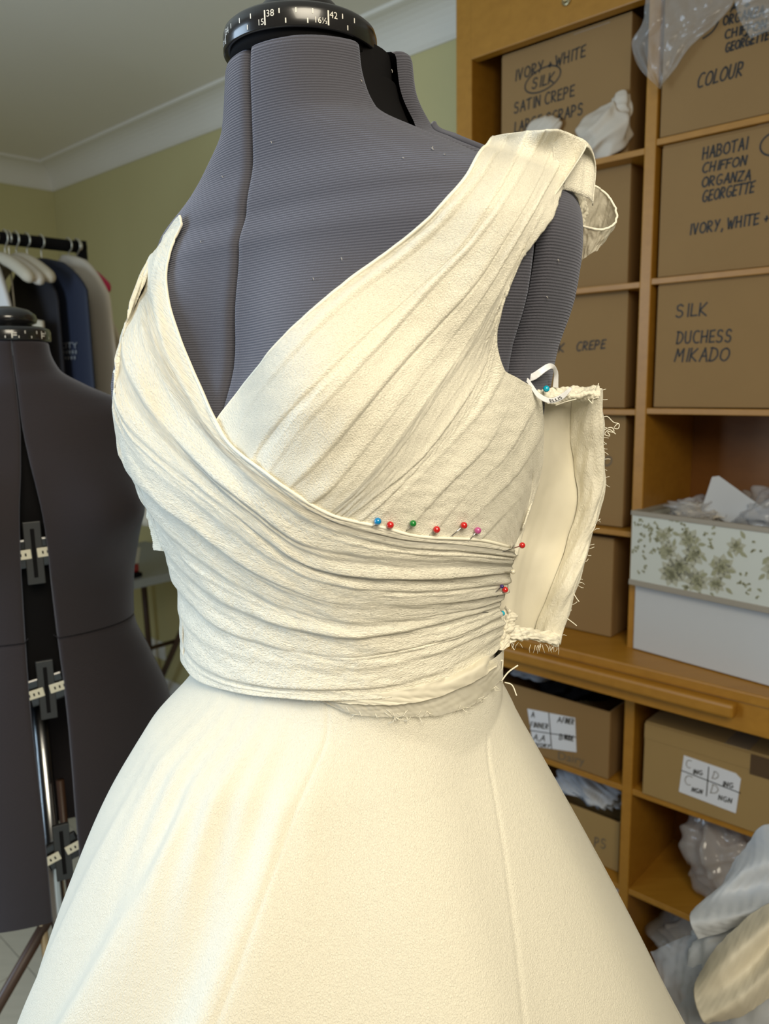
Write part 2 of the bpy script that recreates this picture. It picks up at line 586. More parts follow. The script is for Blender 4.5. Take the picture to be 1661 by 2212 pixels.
GL = {
    'A': [[(0, 0), (0.36, 1), (0.7, 0)], [(0.12, 0.36), (0.6, 0.4)]],
    'B': [[(0, 0), (0, 1)], [(0, 1)] + arc(0.2, 0.76, 0.35, 0.24, 90, -90) + arc(0.2, 0.26, 0.42, 0.26, 90, -90) + [(0, 0)]],
    'C': [arc(0.42, 0.5, 0.42, 0.52, 60, 300)],
    'D': [[(0, 0), (0.04, 1)], [(-0.06, 1)] + arc(0.1, 0.5, 0.55, 0.5, 90, -90) + [(-0.06, 0)]],
    'E': [[(0.5, 1), (0, 0.96), (0, 0), (0.52, 0.03)], [(0, 0.5), (0.42, 0.53)]],
    'F': [[(0.5, 1), (0, 0.95), (0, 0)], [(0, 0.5), (0.4, 0.53)]],
    'G': [arc(0.42, 0.5, 0.42, 0.52, 60, 330) + [(0.78, 0.42), (0.48, 0.42)]],
    'H': [[(0, 0), (0, 1)], [(0.6, 0), (0.6, 1)], [(0, 0.47), (0.6, 0.52)]],
    'I': [[(0.12, 0), (0.15, 1)]],
    'K': [[(0, 0), (0, 1)], [(0.55, 1), (0.02, 0.45), (0.6, 0)]],
    'L': [[(0.03, 1), (0, 0.02), (0.5, 0.04)]],
    'M': [[(0, 0), (0.1, 1), (0.38, 0.4), (0.7, 1), (0.78, 0)]],
    'N': [[(0, 0), (0.04, 1), (0.58, 0.03), (0.62, 1)]],
    'O': [arc(0.4, 0.48, 0.4, 0.48, 80, 440, 18)],
    'P': [[(0, 0), (0.02, 1)], [(0, 1)] + arc(0.2, 0.73, 0.34, 0.27, 90, -90) + [(0, 0.46)]],
    'R': [[(0, 0), (0.02, 1)], [(0, 1)] + arc(0.2, 0.75, 0.34, 0.25, 90, -90) + [(0.06, 0.48), (0.6, 0)]],
    'S': [arc(0.32, 0.75, 0.27, 0.25, 30, 250) + arc(0.28, 0.25, 0.30, 0.27, 80, -150)],
    'T': [[(0.3, 0), (0.32, 1)], [(-0.05, 0.96), (0.68, 1)]],
    'U': [[(0, 1), (0, 0.35)] + arc(0.3, 0.3, 0.3, 0.3, 180, 360) + [(0.62, 1)]],
    'V': [[(0, 1), (0.3, 0), (0.62, 1)]],
    'W': [[(0, 1), (0.2, 0), (0.42, 0.7), (0.62, 0), (0.88, 1)]],
    'Y': [[(0, 1), (0.3, 0.5)], [(0.62, 1), (0.15, 0)]],
    'Z': [[(0, 1), (0.6, 1), (0, 0), (0.62, 0.02)]],
    '+': [[(0.05, 0.35), (0.45, 0.38)], [(0.25, 0.12), (0.25, 0.6)]],
    ',': [[(0.1, 0.08), (0.02, -0.15)]],
    '|': [[(0, -0.1), (0, 1.1)]],
}
ADV = {'I': 0.42, ' ': 0.45, ',': 0.3, '+': 0.6, 'M': 1.08, 'W': 1.15, 'L': 0.75, 'E': 0.80, 'F': 0.75, 'G': 1.08, 'O': 1.05}


def text_strokes(txt):
    x = 0
    out = []
    for ch in txt:
        for st in GL.get(ch, []):
            out.append([(x + a + random.uniform(-0.02, 0.02), b + random.uniform(-0.025, 0.025)) for a, b in st])
        x += ADV.get(ch, 0.95)
    return out, x - 0.28


def ribbons(strokes, wid, n, fr, thick=0.0006):
    """strokes = list of (s, z) polylines on plane n of frame fr -> flat raised strokes."""
    V, Fc = [], []
    parts = []
    for st in strokes:
        if len(st) <= 6:
            parts += [[st[i], st[i + 1]] for i in range(len(st) - 1)]
        else:
            parts.append(st)
    for st in parts:
        P = np.array(st, float)
        if len(P) < 2:
            continue
        T = np.gradient(P, axis=0)
        T /= np.linalg.norm(T, axis=1)[:, None] + 1e-9
        P[0] -= T[0] * wid * 0.4
        P[-1] += T[-1] * wid * 0.4
        Q = np.stack([-T[:, 1], T[:, 0]], -1)
        b = len(V)
        for i in range(len(P)):
            for sgn in (1, -1):
                a = P[i] + Q[i] * wid * 0.5 * sgn
                V.append(fr(a[0], n - thick, a[1]))
        for i in range(len(P) - 1):
            Fc.append((b + 2 * i, b + 2 * i + 1, b + 2 * i + 3, b + 2 * i + 2))
    return V, Fc


def handwriting(parent, lines, n, fr=W, extra=(), m='ink', wid=0.0032, conv=None):
    """lines = (text, start px, end px, cap height px); conv maps a pixel on the face to (s, z)."""
    conv = conv or (lambda x, y: on_wall(x, y, n))
    for txt, p0, p1, cap in lines:
        S = []
        st, L = text_strokes(txt)
        a = np.array(conv(*p0)); b = np.array(conv(*p1))
        c = np.array(conv(p0[0], p0[1] - cap))
        h = c[1] - a[1]
        ex = (b - a) / L
        slant = random.uniform(0.05, 0.2) * h
        for s in st:
            S.append([(a[0] + ex[0] * x + slant * y, a[1] + ex[1] * x + h * y) for x, y in s])
        V, Fc = ribbons(S, wid, n, fr)
        mesh('handwriting', V, Fc, M[m], parent, smooth=False)['kind'] = 'stuff'
    for e_ in extra:
        V, Fc = ribbons([list(e_)], wid, n, fr)
        mesh('pen_stroke', V, Fc, M[m], parent, smooth=False)


def carton(label, s0, s1, n0, n1, z0, z1, m='card', open_top=False, fr=W, flaps=True):
    """Cardboard box: four walls, bottom, two closed top flaps with a gap between."""
    c = thing('cardboard_box', label, 'box', fr((s0 + s1) / 2, (n0 + n1) / 2, z0), 'cardboard boxes in the cabinet')
    t = 0.005
    fp = wbox('front_panel', s0, s1, n0, n0 + t, z0, z1, M[m], c, 0.0015, fr)
    wbox('back_panel', s0, s1, n1 - t, n1, z0, z1, M[m], c, 0.0015, fr)
    wbox('side_panel', s0, s0 + t, n0 + t, n1 - t, z0, z1, M[m], c, 0.0015, fr)
    wbox('side_panel', s1 - t, s1, n0 + t, n1 - t, z0, z1, M[m], c, 0.0015, fr)
    wbox('base', s0 + t, s1 - t, n0 + t, n1 - t, z0, z0 + t, M[m], c, 0.0, fr)
    if not open_top:
        mid = (n0 + n1) / 2
        wbox('flap', s0 + 0.001, s1 - 0.001, n0 + 0.001, mid - 0.001, z1, z1 + 0.004, M[m], c, 0.001, fr)
        wbox('flap', s0 + 0.001, s1 - 0.001, mid + 0.001, n1 - 0.001, z1, z1 + 0.004, M[m], c, 0.001, fr)
        wbox('tape', (s0 + s1) / 2 - 0.024, (s0 + s1) / 2 + 0.024, n0 + 0.002, n1 - 0.002, z1 + 0.004, z1 + 0.0045, M['tape'], c, 0, fr)
    return c


e = 0.002
b = carton('large cardboard box marked IVORY + WHITE SILK, top left of the cabinet', -1.083, -0.771, DF + 0.03, CB - 0.012, 1.897 + e, 2.167)
sc_, zc_ = on_wall(1172, 172, DF + 0.03)
s1_, _ = on_wall(1211, 163, DF + 0.03)
_, z1_ = on_wall(1172, 146, DF + 0.03)
oval = [(sc_ + (s1_ - sc_) * math.cos(a) * 1.0, zc_ + (z1_ - zc_) * math.sin(a) * 0.95 + 0.1 * (s1_ - sc_) * math.cos(a)) for a in np.linspace(0.3, 6.6, 40)]
handwriting(b, [('IVORY + WHITE', (1113, 175), (1264, 121), 22), ('SILK', (1149, 192), (1196, 178), 21), ('SATIN CREPE', (1111, 245), (1240, 207), 22), ('LARGE SCRAPS', (1112, 287), (1258, 246), 22)], DF + 0.03, extra=[oval])
V = []
ts0, tz0 = on_wall(1240, 60, DF + 0.029)
ts1, tz1 = on_wall(1318, 48, DF + 0.029)
wbox('clear_tape', ts0, ts1, DF + 0.0285, DF + 0.0298, tz0 - 0.012, 2.163, M['tape'], b, 0)
b = carton('plain cardboard box below the box marked IVORY + WHITE', -1.07, -0.770, DF + 0.045, CB - 0.012, 1.639 + e, 1.884)
b = carton('cardboard box marked SILK CREPE, below the plain one', -1.07, -0.760, DF + 0.03, CB - 0.012, 1.379 + e, 1.624)
handwriting(b, [('SILK', (1168, 765), (1218, 760), 18), ('CREPE', (1245, 758), (1306, 752), 18)], DF + 0.03)
b = carton('cardboard box under the SILK CREPE box, lettering mostly hidden by the dress', -1.07, -0.756, DF + 0.03, CB - 0.012, 1.116 + e, 1.362)
handwriting(b, [('DO', (1284, 1008), (1319, 1005), 20)], DF + 0.03, m='ink_faint')
b = carton('narrow plain cardboard box standing on the counter beside the white box', -1.05, -0.775, DF + 0.03, CB - 0.012, 0.858 + e, 1.085)
b = carton('cardboard box marked COLOUR, top right of the cabinet', -0.694, -0.29, DF + 0.006, CB - 0.012, 1.909 + e, 2.20)
mk = [on_wall(x, y, DF + 0.006) for x, y in catmull([(1519, 83), (1535, 72), (1545, 60), (1551, 48)], 10)]
handwriting(b, [('ORGANZA', (1562, 55), (1649, 33), 19), ('CHIFFON', (1566, 84), (1655, 60), 17), ('+', (1604, 82), (1612, 80), 12), ('GEORGETTE', (1567, 113), (1659, 85), 18), ('COLOUR', (1506, 190), (1602, 163), 28), ('A +', (1578, 25), (1614, 16), 14)], DF + 0.006, extra=[mk])
b = carton('cardboard box marked HABOTAI CHIFFON ORGANZA GEORGETTE', -0.690, -0.29, DF + 0.012, CB - 0.012, 1.643 + e, 1.892)
cs, cz = on_wall(1675, 310, DF + 0.012)
ring = [(cs + 0.026 * math.cos(a), cz + 0.02 * math.sin(a)) for a in np.linspace(0, 6.3, 24)]
handwriting(b, [('HABOTAI', (1518, 344), (1613, 322), 24), ('CHIFFON', (1517, 373), (1611, 356), 19), ('ORGANZA', (1516, 404), (1620, 388), 20), ('GEORGETTE', (1517, 436), (1627, 415), 22), ('IVORY, WHITE +', (1490, 507), (1656, 481), 22)], DF + 0.012, extra=[ring])
b = carton('cardboard box marked SILK DUCHESS MIKADO', -0.688, -0.29, DF + 0.012, CB - 0.012, 1.382 + e, 1.628)
handwriting(b, [('SILK', (1460, 685), (1527, 681), 26), ('DUCHESS', (1462, 742), (1579, 738), 25), ('MIKADO', (1457, 781), (1572, 779), 27)], DF + 0.012)
V = [on_wall(x, y, DF - 0.004) for x, y in ((1610, 588), (1630, 578), (1665, 568), (1665, 580), (1640, 584))]

# the lower half
b = carton('worn open cardboard box with a paper label, beneath the counter beside the skirt', -1.08, -0.757, DF + 0.002, CB - 0.02, 0.525 + e, 0.692, 'card', True)
l1 = [on_wall(x, y, DF) for x, y in ((1139, 1531), (1242, 1551), (1245, 1625), (1152, 1612))]
lp = mesh('paper_label', [W(s, DF - 0.0003, z) for s, z in l1] + [W(s, DF + 0.0015, z) for s, z in l1], [(0, 1, 2, 3), (7, 6, 5, 4), (0, 4, 5, 1), (1, 5, 6, 2), (2, 6, 7, 3), (3, 7, 4, 0)], M['paper'], b, smooth=False)
ls = [[on_wall(1142, 1577, DF), on_wall(1244, 1592, DF)], [on_wall(1186, 1540, DF), on_wall(1192, 1618, DF)]]
handwriting(b, [('A', (1148, 1549), (1154, 1550), 12), ('A', (1204, 1560), (1212, 1561), 12), ('FINNER', (1146, 1570), (1184, 1575), 11), ('FINER', (1215, 1561), (1239, 1565), 12), ('A,A', (1152, 1598), (1176, 1601), 13), ('B', (1208, 1597), (1215, 1598), 12), ('NUDE', (1219, 1597), (1238, 1601), 11), ('IVORY', (1155, 1611), (1188, 1615), 7)], DF - 0.0008, extra=ls, wid=0.002)


def font_mesh(txt, size, thick=0.0):
    c = bpy.data.curves.new('t', 'FONT')
    c.body = txt
    c.size = size
    c.extrude = thick
    c.resolution_u = 3
    o = bpy.data.objects.new('t', c)
    me = o.to_mesh()
    V = np.array([v.co[:] for v in me.vertices])
    Fc = [tuple(p.vertices) for p in me.polygons]
    o.to_mesh_clear()
    bpy.data.objects.remove(o)
    bpy.data.curves.remove(c)
    return V, Fc


tv, tf = font_mesh('Dairy', 1.0)
da = np.array(on_wall(1203, 1640, DF)); db_ = np.array(on_wall(1262, 1653, DF))
dh = on_wall(1203, 1622, DF)[1] - da[1]
mesh('printed_lettering', [W(da[0] + (db_[0] - da[0]) * v[0] / tv[:, 0].max(), DF + 0.0012, da[1] + (db_[1] - da[1]) * v[0] / tv[:, 0].max() + dh * v[1] / 0.73) for v in tv], tf, M['ink_faint'], b, smooth=False)
b = carton('low cardboard box with faint pencil letters, on the shelf beneath the labelled open box', -1.05, -0.742, DF + 0.04, CB - 0.02, 0.275 + e, 0.405, 'card2', True)
handwriting(b, [('PS', (1284, 1828), (1308, 1833), 20)], DF + 0.04, m='ink_faint')
b = carton('wide flat cardboard box with a C and D paper label, right of the divider', -0.672, -0.285, DF - 0.004, CB - 0.02, 0.525 + e, 0.695, 'card2')
l2 = [on_wall(x, y, DF - 0.004) for x, y in ((1478, 1631), (1590, 1670), (1601, 1682), (1590, 1756), (1467, 1709))]
nn_ = len(l2)
mesh('paper_label', [W(s, DF - 0.0063, z) for s, z in l2] + [W(s, DF - 0.0043, z) for s, z in l2], [tuple(range(nn_)), tuple(range(2 * nn_ - 1, nn_ - 1, -1))] + [(i, nn_ + i, nn_ + (i + 1) % nn_, (i + 1) % nn_) for i in range(nn_)], M['paper'], b, smooth=False)
cv = lambda x, y: on_wall(x, y, DF - 0.0064)
handwriting(b, [('ING', (1497, 1671), (1517, 1674), 9), ('ING', (1561, 1697), (1583, 1702), 10), ('NGN', (1494, 1709), (1516, 1715), 9), ('NGN', (1552, 1727), (1580, 1735), 10)], DF - 0.0064, extra=[[cv(1472, 1664), cv(1599, 1713)], [cv(1531, 1657), cv(1526, 1719)]], wid=0.002)
handwriting(b, [('C', (1481, 1656), (1492, 1659), 16), ('D', (1539, 1681), (1550, 1684), 16), ('C', (1478, 1692), (1492, 1697), 20), ('D', (1535, 1712), (1549, 1716), 19)], DF - 0.0064, m='ink_faint', wid=0.0014)
t0 = on_wall(1622, 1640, DF - 0.004); t1 = on_wall(1665, 1690, DF - 0.004)
wbox('brown_tape', t0[0], -0.30, DF - 0.0068, DF - 0.0056, 0.652, 0.6945, M['brown_tape'], b, 0)
wbox('lid_edge', -0.672, -0.285, DF - 0.0055, DF - 0.0042, 0.66, 0.694, M['card2'], b, 0.0005)

# ------------------------------------------------------------------ crumpled sheets and fillings
def crumple(name, corners, nu, nv, bulge, rough_amp, seed, m, parent=None, loc=None, uvs=(0.3, 0.3), freq=1.0, thick=0.0):
    """Crumpled cloth or film spanning four border polylines' corners (world points, bilinear patch)."""
    a, b_, c, d = [np.asarray(x, float) for x in corners]
    u = np.linspace(0, 1, nu)[:, None, None]
    v = np.linspace(0, 1, nv)[None, :, None]
    P = (1 - u) * (1 - v) * a + u * (1 - v) * b_ + u * v * c + (1 - u) * v * d
    nrm = np.cross(b_ - a, d - a)
    nrm /= np.linalg.norm(nrm)
    if nrm @ (CAM - a) < 0:
        nrm = -nrm
    U, Vv = u[..., 0] * freq, v[..., 0] * freq
    h = bulge * np.sin(math.pi * u[..., 0]) ** 0.6 * np.sin(math.pi * v[..., 0]) ** 0.6
    rdg = sum(np.abs(wob(U * f, Vv * f, seed + k, 4)) * (1.0 / f) * 8 for k, f in enumerate((8, 15, 28)))
    h = h + rough_amp * (rdg - 0.8)
    P = P + h[..., None] * nrm
    ex = (b_ - a) / np.linalg.norm(b_ - a)
    ey = (d - a) / np.linalg.norm(d - a)
    P = P + rough_amp * 1.4 * (wob(U * 7, Vv * 7, seed + 9)[..., None] * ex + wob(U * 7, Vv * 7, seed + 11)[..., None] * ey)
    uvm = np.stack(np.broadcast_arrays(u[..., 0] * uvs[0], v[..., 0] * uvs[1]), -1)
    o = mesh(name, P.reshape(-1, 3), grid_faces(nu, nv), m, parent, uv=uvm.reshape(-1, 2), loc=loc)
    if thick:
        solid(o, thick)
    return o


def lump(name, centre, radii, seed, m, parent=None, fold=0.25, freq=3.0, axes=None, loc=None, nu=72, nv=48, top=False):
    """Closed bundle of folded cloth: a ridged blob."""
    A = np.eye(3) if axes is None else np.asarray(axes)
    th = np.linspace(0, 2 * math.pi, nu, endpoint=False)[None, :]
    ph = np.linspace(-math.pi / 2 + 0.02, math.pi / 2 - 0.02, nv)[:, None]
    x, y, z = np.cos(ph) * np.cos(th), np.cos(ph) * np.sin(th), np.sin(ph) + 0 * th
    rg = 0
    r = np.random.default_rng(seed)
    for f in (1.0, 2.1):
        k = r.normal(0, 1, (3,)) * freq * f
        k2 = r.normal(0, 1, (3,)) * freq * f
        w = x * k[0] + y * k[1] + z * k[2] + 1.2 * np.sin(x * k2[0] + y * k2[1] + z * k2[2])
        rg = rg + (1 - 2 * np.sqrt(np.sin(w) ** 2 + 0.03)) / f
    R = 1 + fold * rg * 0.5
    P = np.stack([x * R * radii[0], y * R * radii[1], z * R * radii[2]], -1) @ A.T + np.asarray(centre)
    Fc = grid_faces(nv, nu, True).tolist() + [list(range(nu))[::-1], [(nv - 1) * nu + k for k in range(nu)]]
    uvm = np.stack(np.broadcast_arrays(th * 0.1 + 0 * ph, ph * 0.1 + 0 * th), -1)
    return mesh(name, P.reshape(-1, 3), Fc, m, parent, uv=uvm.reshape(-1, 2), loc=loc)


AXW = np.stack([UR, NN, np.array([0, 0, 1.0])], -1)
M['film'] = plastic_film('clear_plastic_film', (0.62, 0.60, 0.56), 0.36, 0.10)
M['film_dark'] = plastic_film('crinkled_clear_bag', (0.55, 0.52, 0.50), 0.42, 0.06)
M['cloth_white'] = crepe_mat('cool_white_cloth', (0.64, 0.68, 0.74), (300, 300), 0.1, 0.0006, rough=0.55, trans=0.15)
M['cloth_cream'] = crepe_mat('folded_cream_cloth', (0.80, 0.75, 0.62), (300, 300), 0.1, 0.0006, rough=0.55, trans=0.1)
M['tulle'] = crepe_mat('grey_tulle', (0.55, 0.60, 0.70), (900, 900), 0.4, 0.0006, rough=0.6, trans=0.3, alpha=0.55)
M['scrap'] = crepe_mat('scrap_silk', (0.78, 0.70, 0.58), (300, 300), 0.15, 0.0006, rough=0.5, trans=0.2)

# silk scraps bulging out of the top left box
c = W(*[on_wall(1302, 285, DF + 0.01)[0], DF + 0.015, on_wall(1302, 285, DF + 0.01)[1]])
sc1 = tag(lump('silk_scrap', c, (0.062, 0.03, 0.052), 21, M['scrap'], None, 0.26, 1.5, AXW, loc=c), 'crumpled ivory silk scrap bulging in front of the IVORY + WHITE box', 'fabric scrap')
c2 = W(on_wall(1330, 235, DF)[0], DF + 0.02, on_wall(1330, 235, DF)[1])
peak = lump('raised_corner', c2, (0.024, 0.014, 0.045), 33, M['scrap'], sc1, 0.3, 1.4, AXW)
c3 = W(on_wall(1165, 272, DF)[0], DF + 0.018, on_wall(1165, 272, DF)[1])
tag(lump('silk_scrap', c3, (0.045, 0.012, 0.022), 5, M['scrap'], None, 0.25, 1.6, AXW, loc=c3), 'small pale fabric scrap over the words LARGE SCRAPS', 'fabric scrap')

# clear film hanging over the COLOUR box
pts = [W(*_) for _ in [(on_wall(1395, -40, DF - 0.01)[0], DF - 0.012, on_wall(1395, -40, DF - 0.01)[1])]]


def pw(px, py, n):
    s, z = on_wall(px, py, n)
    return W(s, n, z)


def film(name, poly_l, poly_r, n0, n1, seed, m, amp=0.006, parent=None, loc=None, nu=60, nv=60):
    """Hanging sheet between two pixel outlines on cabinet planes n0 (left) .. n1 (right)."""
    Lp = np.array([pw(x, y, n0) for x, y in catmull(poly_l, nv)])
    Rp = np.array([pw(x, y, n1) for x, y in catmull(poly_r, nv)])
    u = np.linspace(0, 1, nu)[:, None, None]
    P = (1 - u) * Lp[None] + u * Rp[None]
    U = u[..., 0]
    Vv = np.linspace(0, 1, nv)[None, :]
    rdg = sum(np.abs(wob(U * f, Vv * f, seed + k, 4)) * 7.0 / f for k, f in enumerate((7, 14, 26)))
    P = P - NN * (amp * rdg)[..., None]
    uvm = np.stack(np.broadcast_arrays(U * 0.2, Vv * 0.2), -1)
    return mesh(name, P.reshape(-1, 3), grid_faces(nu, nv), m, parent, uv=uvm.reshape(-1, 2), loc=loc)


base = pw(1440, 20, DF - 0.02)
fs = film('plastic_sheet', [(1398, -30), (1390, 50), (1366, 95), (1385, 150), (1425, 192)], [(1590, -30), (1582, 12), (1545, 55), (1500, 95), (1428, 193)], DF - 0.02, DF - 0.014, 3, M['film'], 0.004, loc=base)
tag(fs, 'clear crinkled plastic sheet hanging over the left end of the COLOUR box', 'plastic sheet', 'clear plastic draped over the top right box')
base = pw(1640, 20, DF - 0.02)
fs = film('plastic_sheet', [(1585, -30), (1588, 5), (1600, 45), (1622, 84)], [(1760, -30), (1755, 0), (1740, 30), (1690, 60)], DF - 0.016, DF - 0.02, 8, M['film'], 0.004, loc=base)
tag(fs, 'clear plastic corner veiling the words ORGANZA CHIFFON', 'plastic sheet', 'clear plastic draped over the top right box')

# floral box and white box on the counter
def turned(px, py, z, ang):
    """Frame whose origin is the counter point under a pixel at height z, turned by ang about z."""
    d = ray(px, py)
    P = CAM + d * ((z - CAM_H) / d[2])
    ca, sa = math.cos(ang), math.sin(ang)
    ur = ca * UR - sa * NN
    nn = sa * UR + ca * NN
    return lambda s, n, zz: np.array([P[0], P[1], 0]) + s * ur + n * nn + np.array([0, 0, zz])


M['white_card'] = mat('plain_white_card', (0.60, 0.61, 0.62), 0.6)
M['floral_base'] = mat('floral_card_white', (0.64, 0.66, 0.60), 0.6)
M['floral_ink'] = mat('floral_print_olive', (0.36, 0.35, 0.22), 0.7)
M['floral_ink2'] = mat('floral_print_pale', (0.47, 0.46, 0.35), 0.7)
M['grey_edge'] = mat('grey_binding', (0.36, 0.32, 0.26), 0.7)
fr1 = turned(1367, 1400, 0.86, math.radians(7.5))
wb = thing('storage_box', 'plain white lidless box on the counter, under the floral box', 'box', fr1(0.17, 0.1, 0.86))
Zt = 1.005
for nm, a in (('front_panel', (0, 0.38, 0, 0.005)), ('back_panel', (0, 0.38, 0.205, 0.21)), ('side_panel', (0, 0.005, 0.005, 0.205)), ('side_panel', (0.375, 0.38, 0.005, 0.205))):
    wbox(nm, *a, 0.86, Zt, M['white_card'], wb, 0.0015, fr1)
wbox('base', 0.005, 0.375, 0.005, 0.205, 0.86, 0.865, M['white_card'], wb, 0, fr1)
fr2 = turned(1360, 1262, 1.008, math.radians(7.5))
fb = thing('storage_box', 'open white box printed with olive flowers, resting on the white box', 'box', fr2(0.17, 0.1, 1.012))
z0, z1 = 1.010, 1.165
fp = wbox('front_panel', 0, 0.38, 0, 0.005, z0, z1, M['floral_base'], fb, 0.001, fr2)
wbox('back_panel', 0, 0.38, 0.205, 0.21, z0, z1, M['floral_base'], fb, 0.001, fr2)
wbox('side_panel', 0, 0.005, 0.005, 0.205, z0, z1, M['floral_base'], fb, 0.001, fr2)
wbox('side_panel', 0.375, 0.38, 0.005, 0.205, z0, z1, M['floral_base'], fb, 0.001, fr2)
wbox('base', 0.005, 0.375, 0.005, 0.205, z0, z0 + 0.005, M['floral_base'], fb, 0, fr2)
wbox('binding', -0.002, 0.382, -0.002, 0.007, z1 - 0.006, z1 + 0.004, M['grey_edge'], fb, 0.001, fr2)
wbox('binding', -0.002, 0.382, -0.002, 0.007, z0 - 0.002, z0 + 0.010, M['grey_edge'], fb, 0.001, fr2)
wbox('binding', -0.002, 0.007, 0.007, 0.21, z1 - 0.006, z1 + 0.004, M['grey_edge'], fb, 0.001, fr2)


def flower_print():
    """Printed sprays: leaf and petal shapes laid flat on the front panel."""
    r = random.Random(4)
    sets = {'floral_ink': ([], []), 'floral_ink2': ([], [])}

    def leaf(x, z, ang, ln, wd, key):
        V, Fc = sets[key]
        b0 = len(V)
        pts = []
        for k in range(9):
            t = k / 8
            pts.append((t * ln, wd * math.sin(math.pi * t ** 0.8)))
        out = pts + [(a, -b_) for a, b_ in reversed(pts[1:-1])]
        ca, sa = math.cos(ang), math.sin(ang)
        ok = True
        for a, b_ in out:
            sx, sz = x + a * ca - b_ * sa, z + a * sa + b_ * ca
            sx = min(max(sx, 0.002), 0.378)
            sz = min(max(sz, z0 + 0.010), z1 - 0.006)
            V.append(fr2(sx, -0.0006 if key == 'floral_ink' else -0.0004, sz))
        Fc.append(tuple(range(b0, b0 + len(out))))

    def bloom(x, z, rad, n, key='floral_ink2', key2='floral_ink'):
        a0 = r.uniform(0, 6)
        for k in range(n):
            leaf(x, z, a0 + k * 2 * math.pi / n, rad, rad * 0.3, key)
        for k in range(n):
            leaf(x, z, a0 + 0.3 + k * 2 * math.pi / n, rad * 0.5, rad * 0.12, key2)

    def sprig(x, z, n=5, sp=0.014):
        for k in range(n):
            xx, zz = x + r.uniform(-sp, sp), z + r.uniform(-sp, sp)
            for q in range(3):
                leaf(xx, zz, r.uniform(0, 6.28), 0.0055, 0.002, 'floral_ink')
    H = z0
    for x, z, rad, n in ((0.085, 0.085, 0.024, 7), (0.115, 0.055, 0.03, 8), (0.14, 0.085, 0.026, 7), (0.095, 0.04, 0.03, 9), (0.075, 0.115, 0.02, 6), (0.13, 0.115, 0.026, 7), (0.15, 0.035, 0.028, 8), (0.20, 0.07, 0.028, 8), (0.19, 0.035, 0.02, 8), (0.225, 0.115, 0.02, 7), (0.30, 0.085, 0.028, 8), (0.33, 0.05, 0.025, 8)):
        bloom(x, H + z, rad, n)
        for k in range(5):
            leaf(x + r.uniform(-0.02, 0.02), H + z + r.uniform(-0.02, 0.02), r.uniform(0, 6.28), 0.018, 0.004, 'floral_ink')
    for x, z, n in ((0.02, 0.13, 6), (0.035, 0.12, 6), (0.05, 0.135, 6), (0.02, 0.10, 5), (0.015, 0.07, 5), (0.04, 0.07, 4), (0.03, 0.04, 4), (0.055, 0.09, 4), (0.085, 0.14, 5), (0.11, 0.14, 5), (0.17, 0.135, 5), (0.165, 0.10, 3), (0.245, 0.055, 6), (0.26, 0.035, 5), (0.27, 0.12, 4), (0.17, 0.02, 3)):
        sprig(x, H + z, n)
    for key, (V, Fc) in sets.items():
        mesh('flower_print', V, Fc, M[key], fp, smooth=False)['kind'] = 'stuff'


flower_print()
# what is in the floral box
q = fr2(0.105, 0.075, 1.172)
pk = lump('crinkled_packet', q, (0.06, 0.05, 0.032), 12, M['film_dark'], None, 0.45, 2.5, AXW, loc=q)
tag(pk, 'crinkled clear plastic packet at the left in the floral box', 'plastic bag', 'packets in the floral box')
inn = lump('contents', fr2(0.11, 0.07, 1.166), (0.05, 0.035, 0.022), 18, M['scrap'], pk, 0.5, 3.5, AXW)
q = fr2(0.25, 0.12, 1.172)
pk = lump('crinkled_packet', q, (0.10, 0.06, 0.055), 15, M['film_dark'], None, 0.35, 2.5, AXW, loc=q)
tag(pk, 'bulky clear plastic packet at the right in the floral box', 'plastic bag', 'packets in the floral box')
inn = lump('contents', fr2(0.25, 0.13, 1.16), (0.09, 0.05, 0.04), 19, M['cloth_white'], pk, 0.3, 3.5, AXW)
dcd = float(np.linalg.norm(fr2(0.19, 0.05, 1.16) - CAM))
g1 = [at_depth(x, y, dcd + (y - 1030) * 0.0003) for x, y in ((1538, 1030), (1553, 1028), (1650, 1098), (1612, 1150), (1515, 1100))]
ctr = np.mean(g1, 0)
cd = mesh('pattern_card', g1 + [p + ray(1560, 1080) * 0.0015 for p in g1], [(0, 1, 2, 3, 4), (9, 8, 7, 6, 5)] + [(i, 5 + i, 5 + (i + 1) % 5, (i + 1) % 5) for i in range(5)], M['white_card'], None, smooth=False, loc=ctr)
tag(cd, 'pale grey triangular card poking out of the floral box', 'card')

# bags low down in the right bay
q = pw(1560, 1860, DF + 0.10) 
zq = 0.275
q = W(-0.52, DF + 0.10, 0.39)
bg = lump('plastic_bag', q, (0.095, 0.085, 0.108), 41, M['film_dark'], None, 0.28, 2.2, AXW, loc=q)
tag(bg, 'clear plastic bag of folded fabric under the C and D box', 'plastic bag')
lump('bagged_fabric', W(-0.52, DF + 0.11, 0.38), (0.08, 0.07, 0.095), 43, mat('mauve_grey_cloth', (0.42, 0.35, 0.31), 0.6), bg, 0.2, 2.0, AXW)
q = W(-0.56, DF + 0.12, 0.12)
bg = lump('plastic_bag', q, (0.12, 0.09, 0.085), 47, M['film'], None, 0.35, 2.4, AXW, loc=q)
tag(bg, 'milky plastic bag on the lowest shelf behind the tulle', 'plastic bag')
lump('bagged_fabric', W(-0.56, DF + 0.13, 0.12), (0.10, 0.07, 0.07), 48, mat('brown_cloth', (0.30, 0.25, 0.20), 0.7), bg, 0.3, 2.4, AXW)
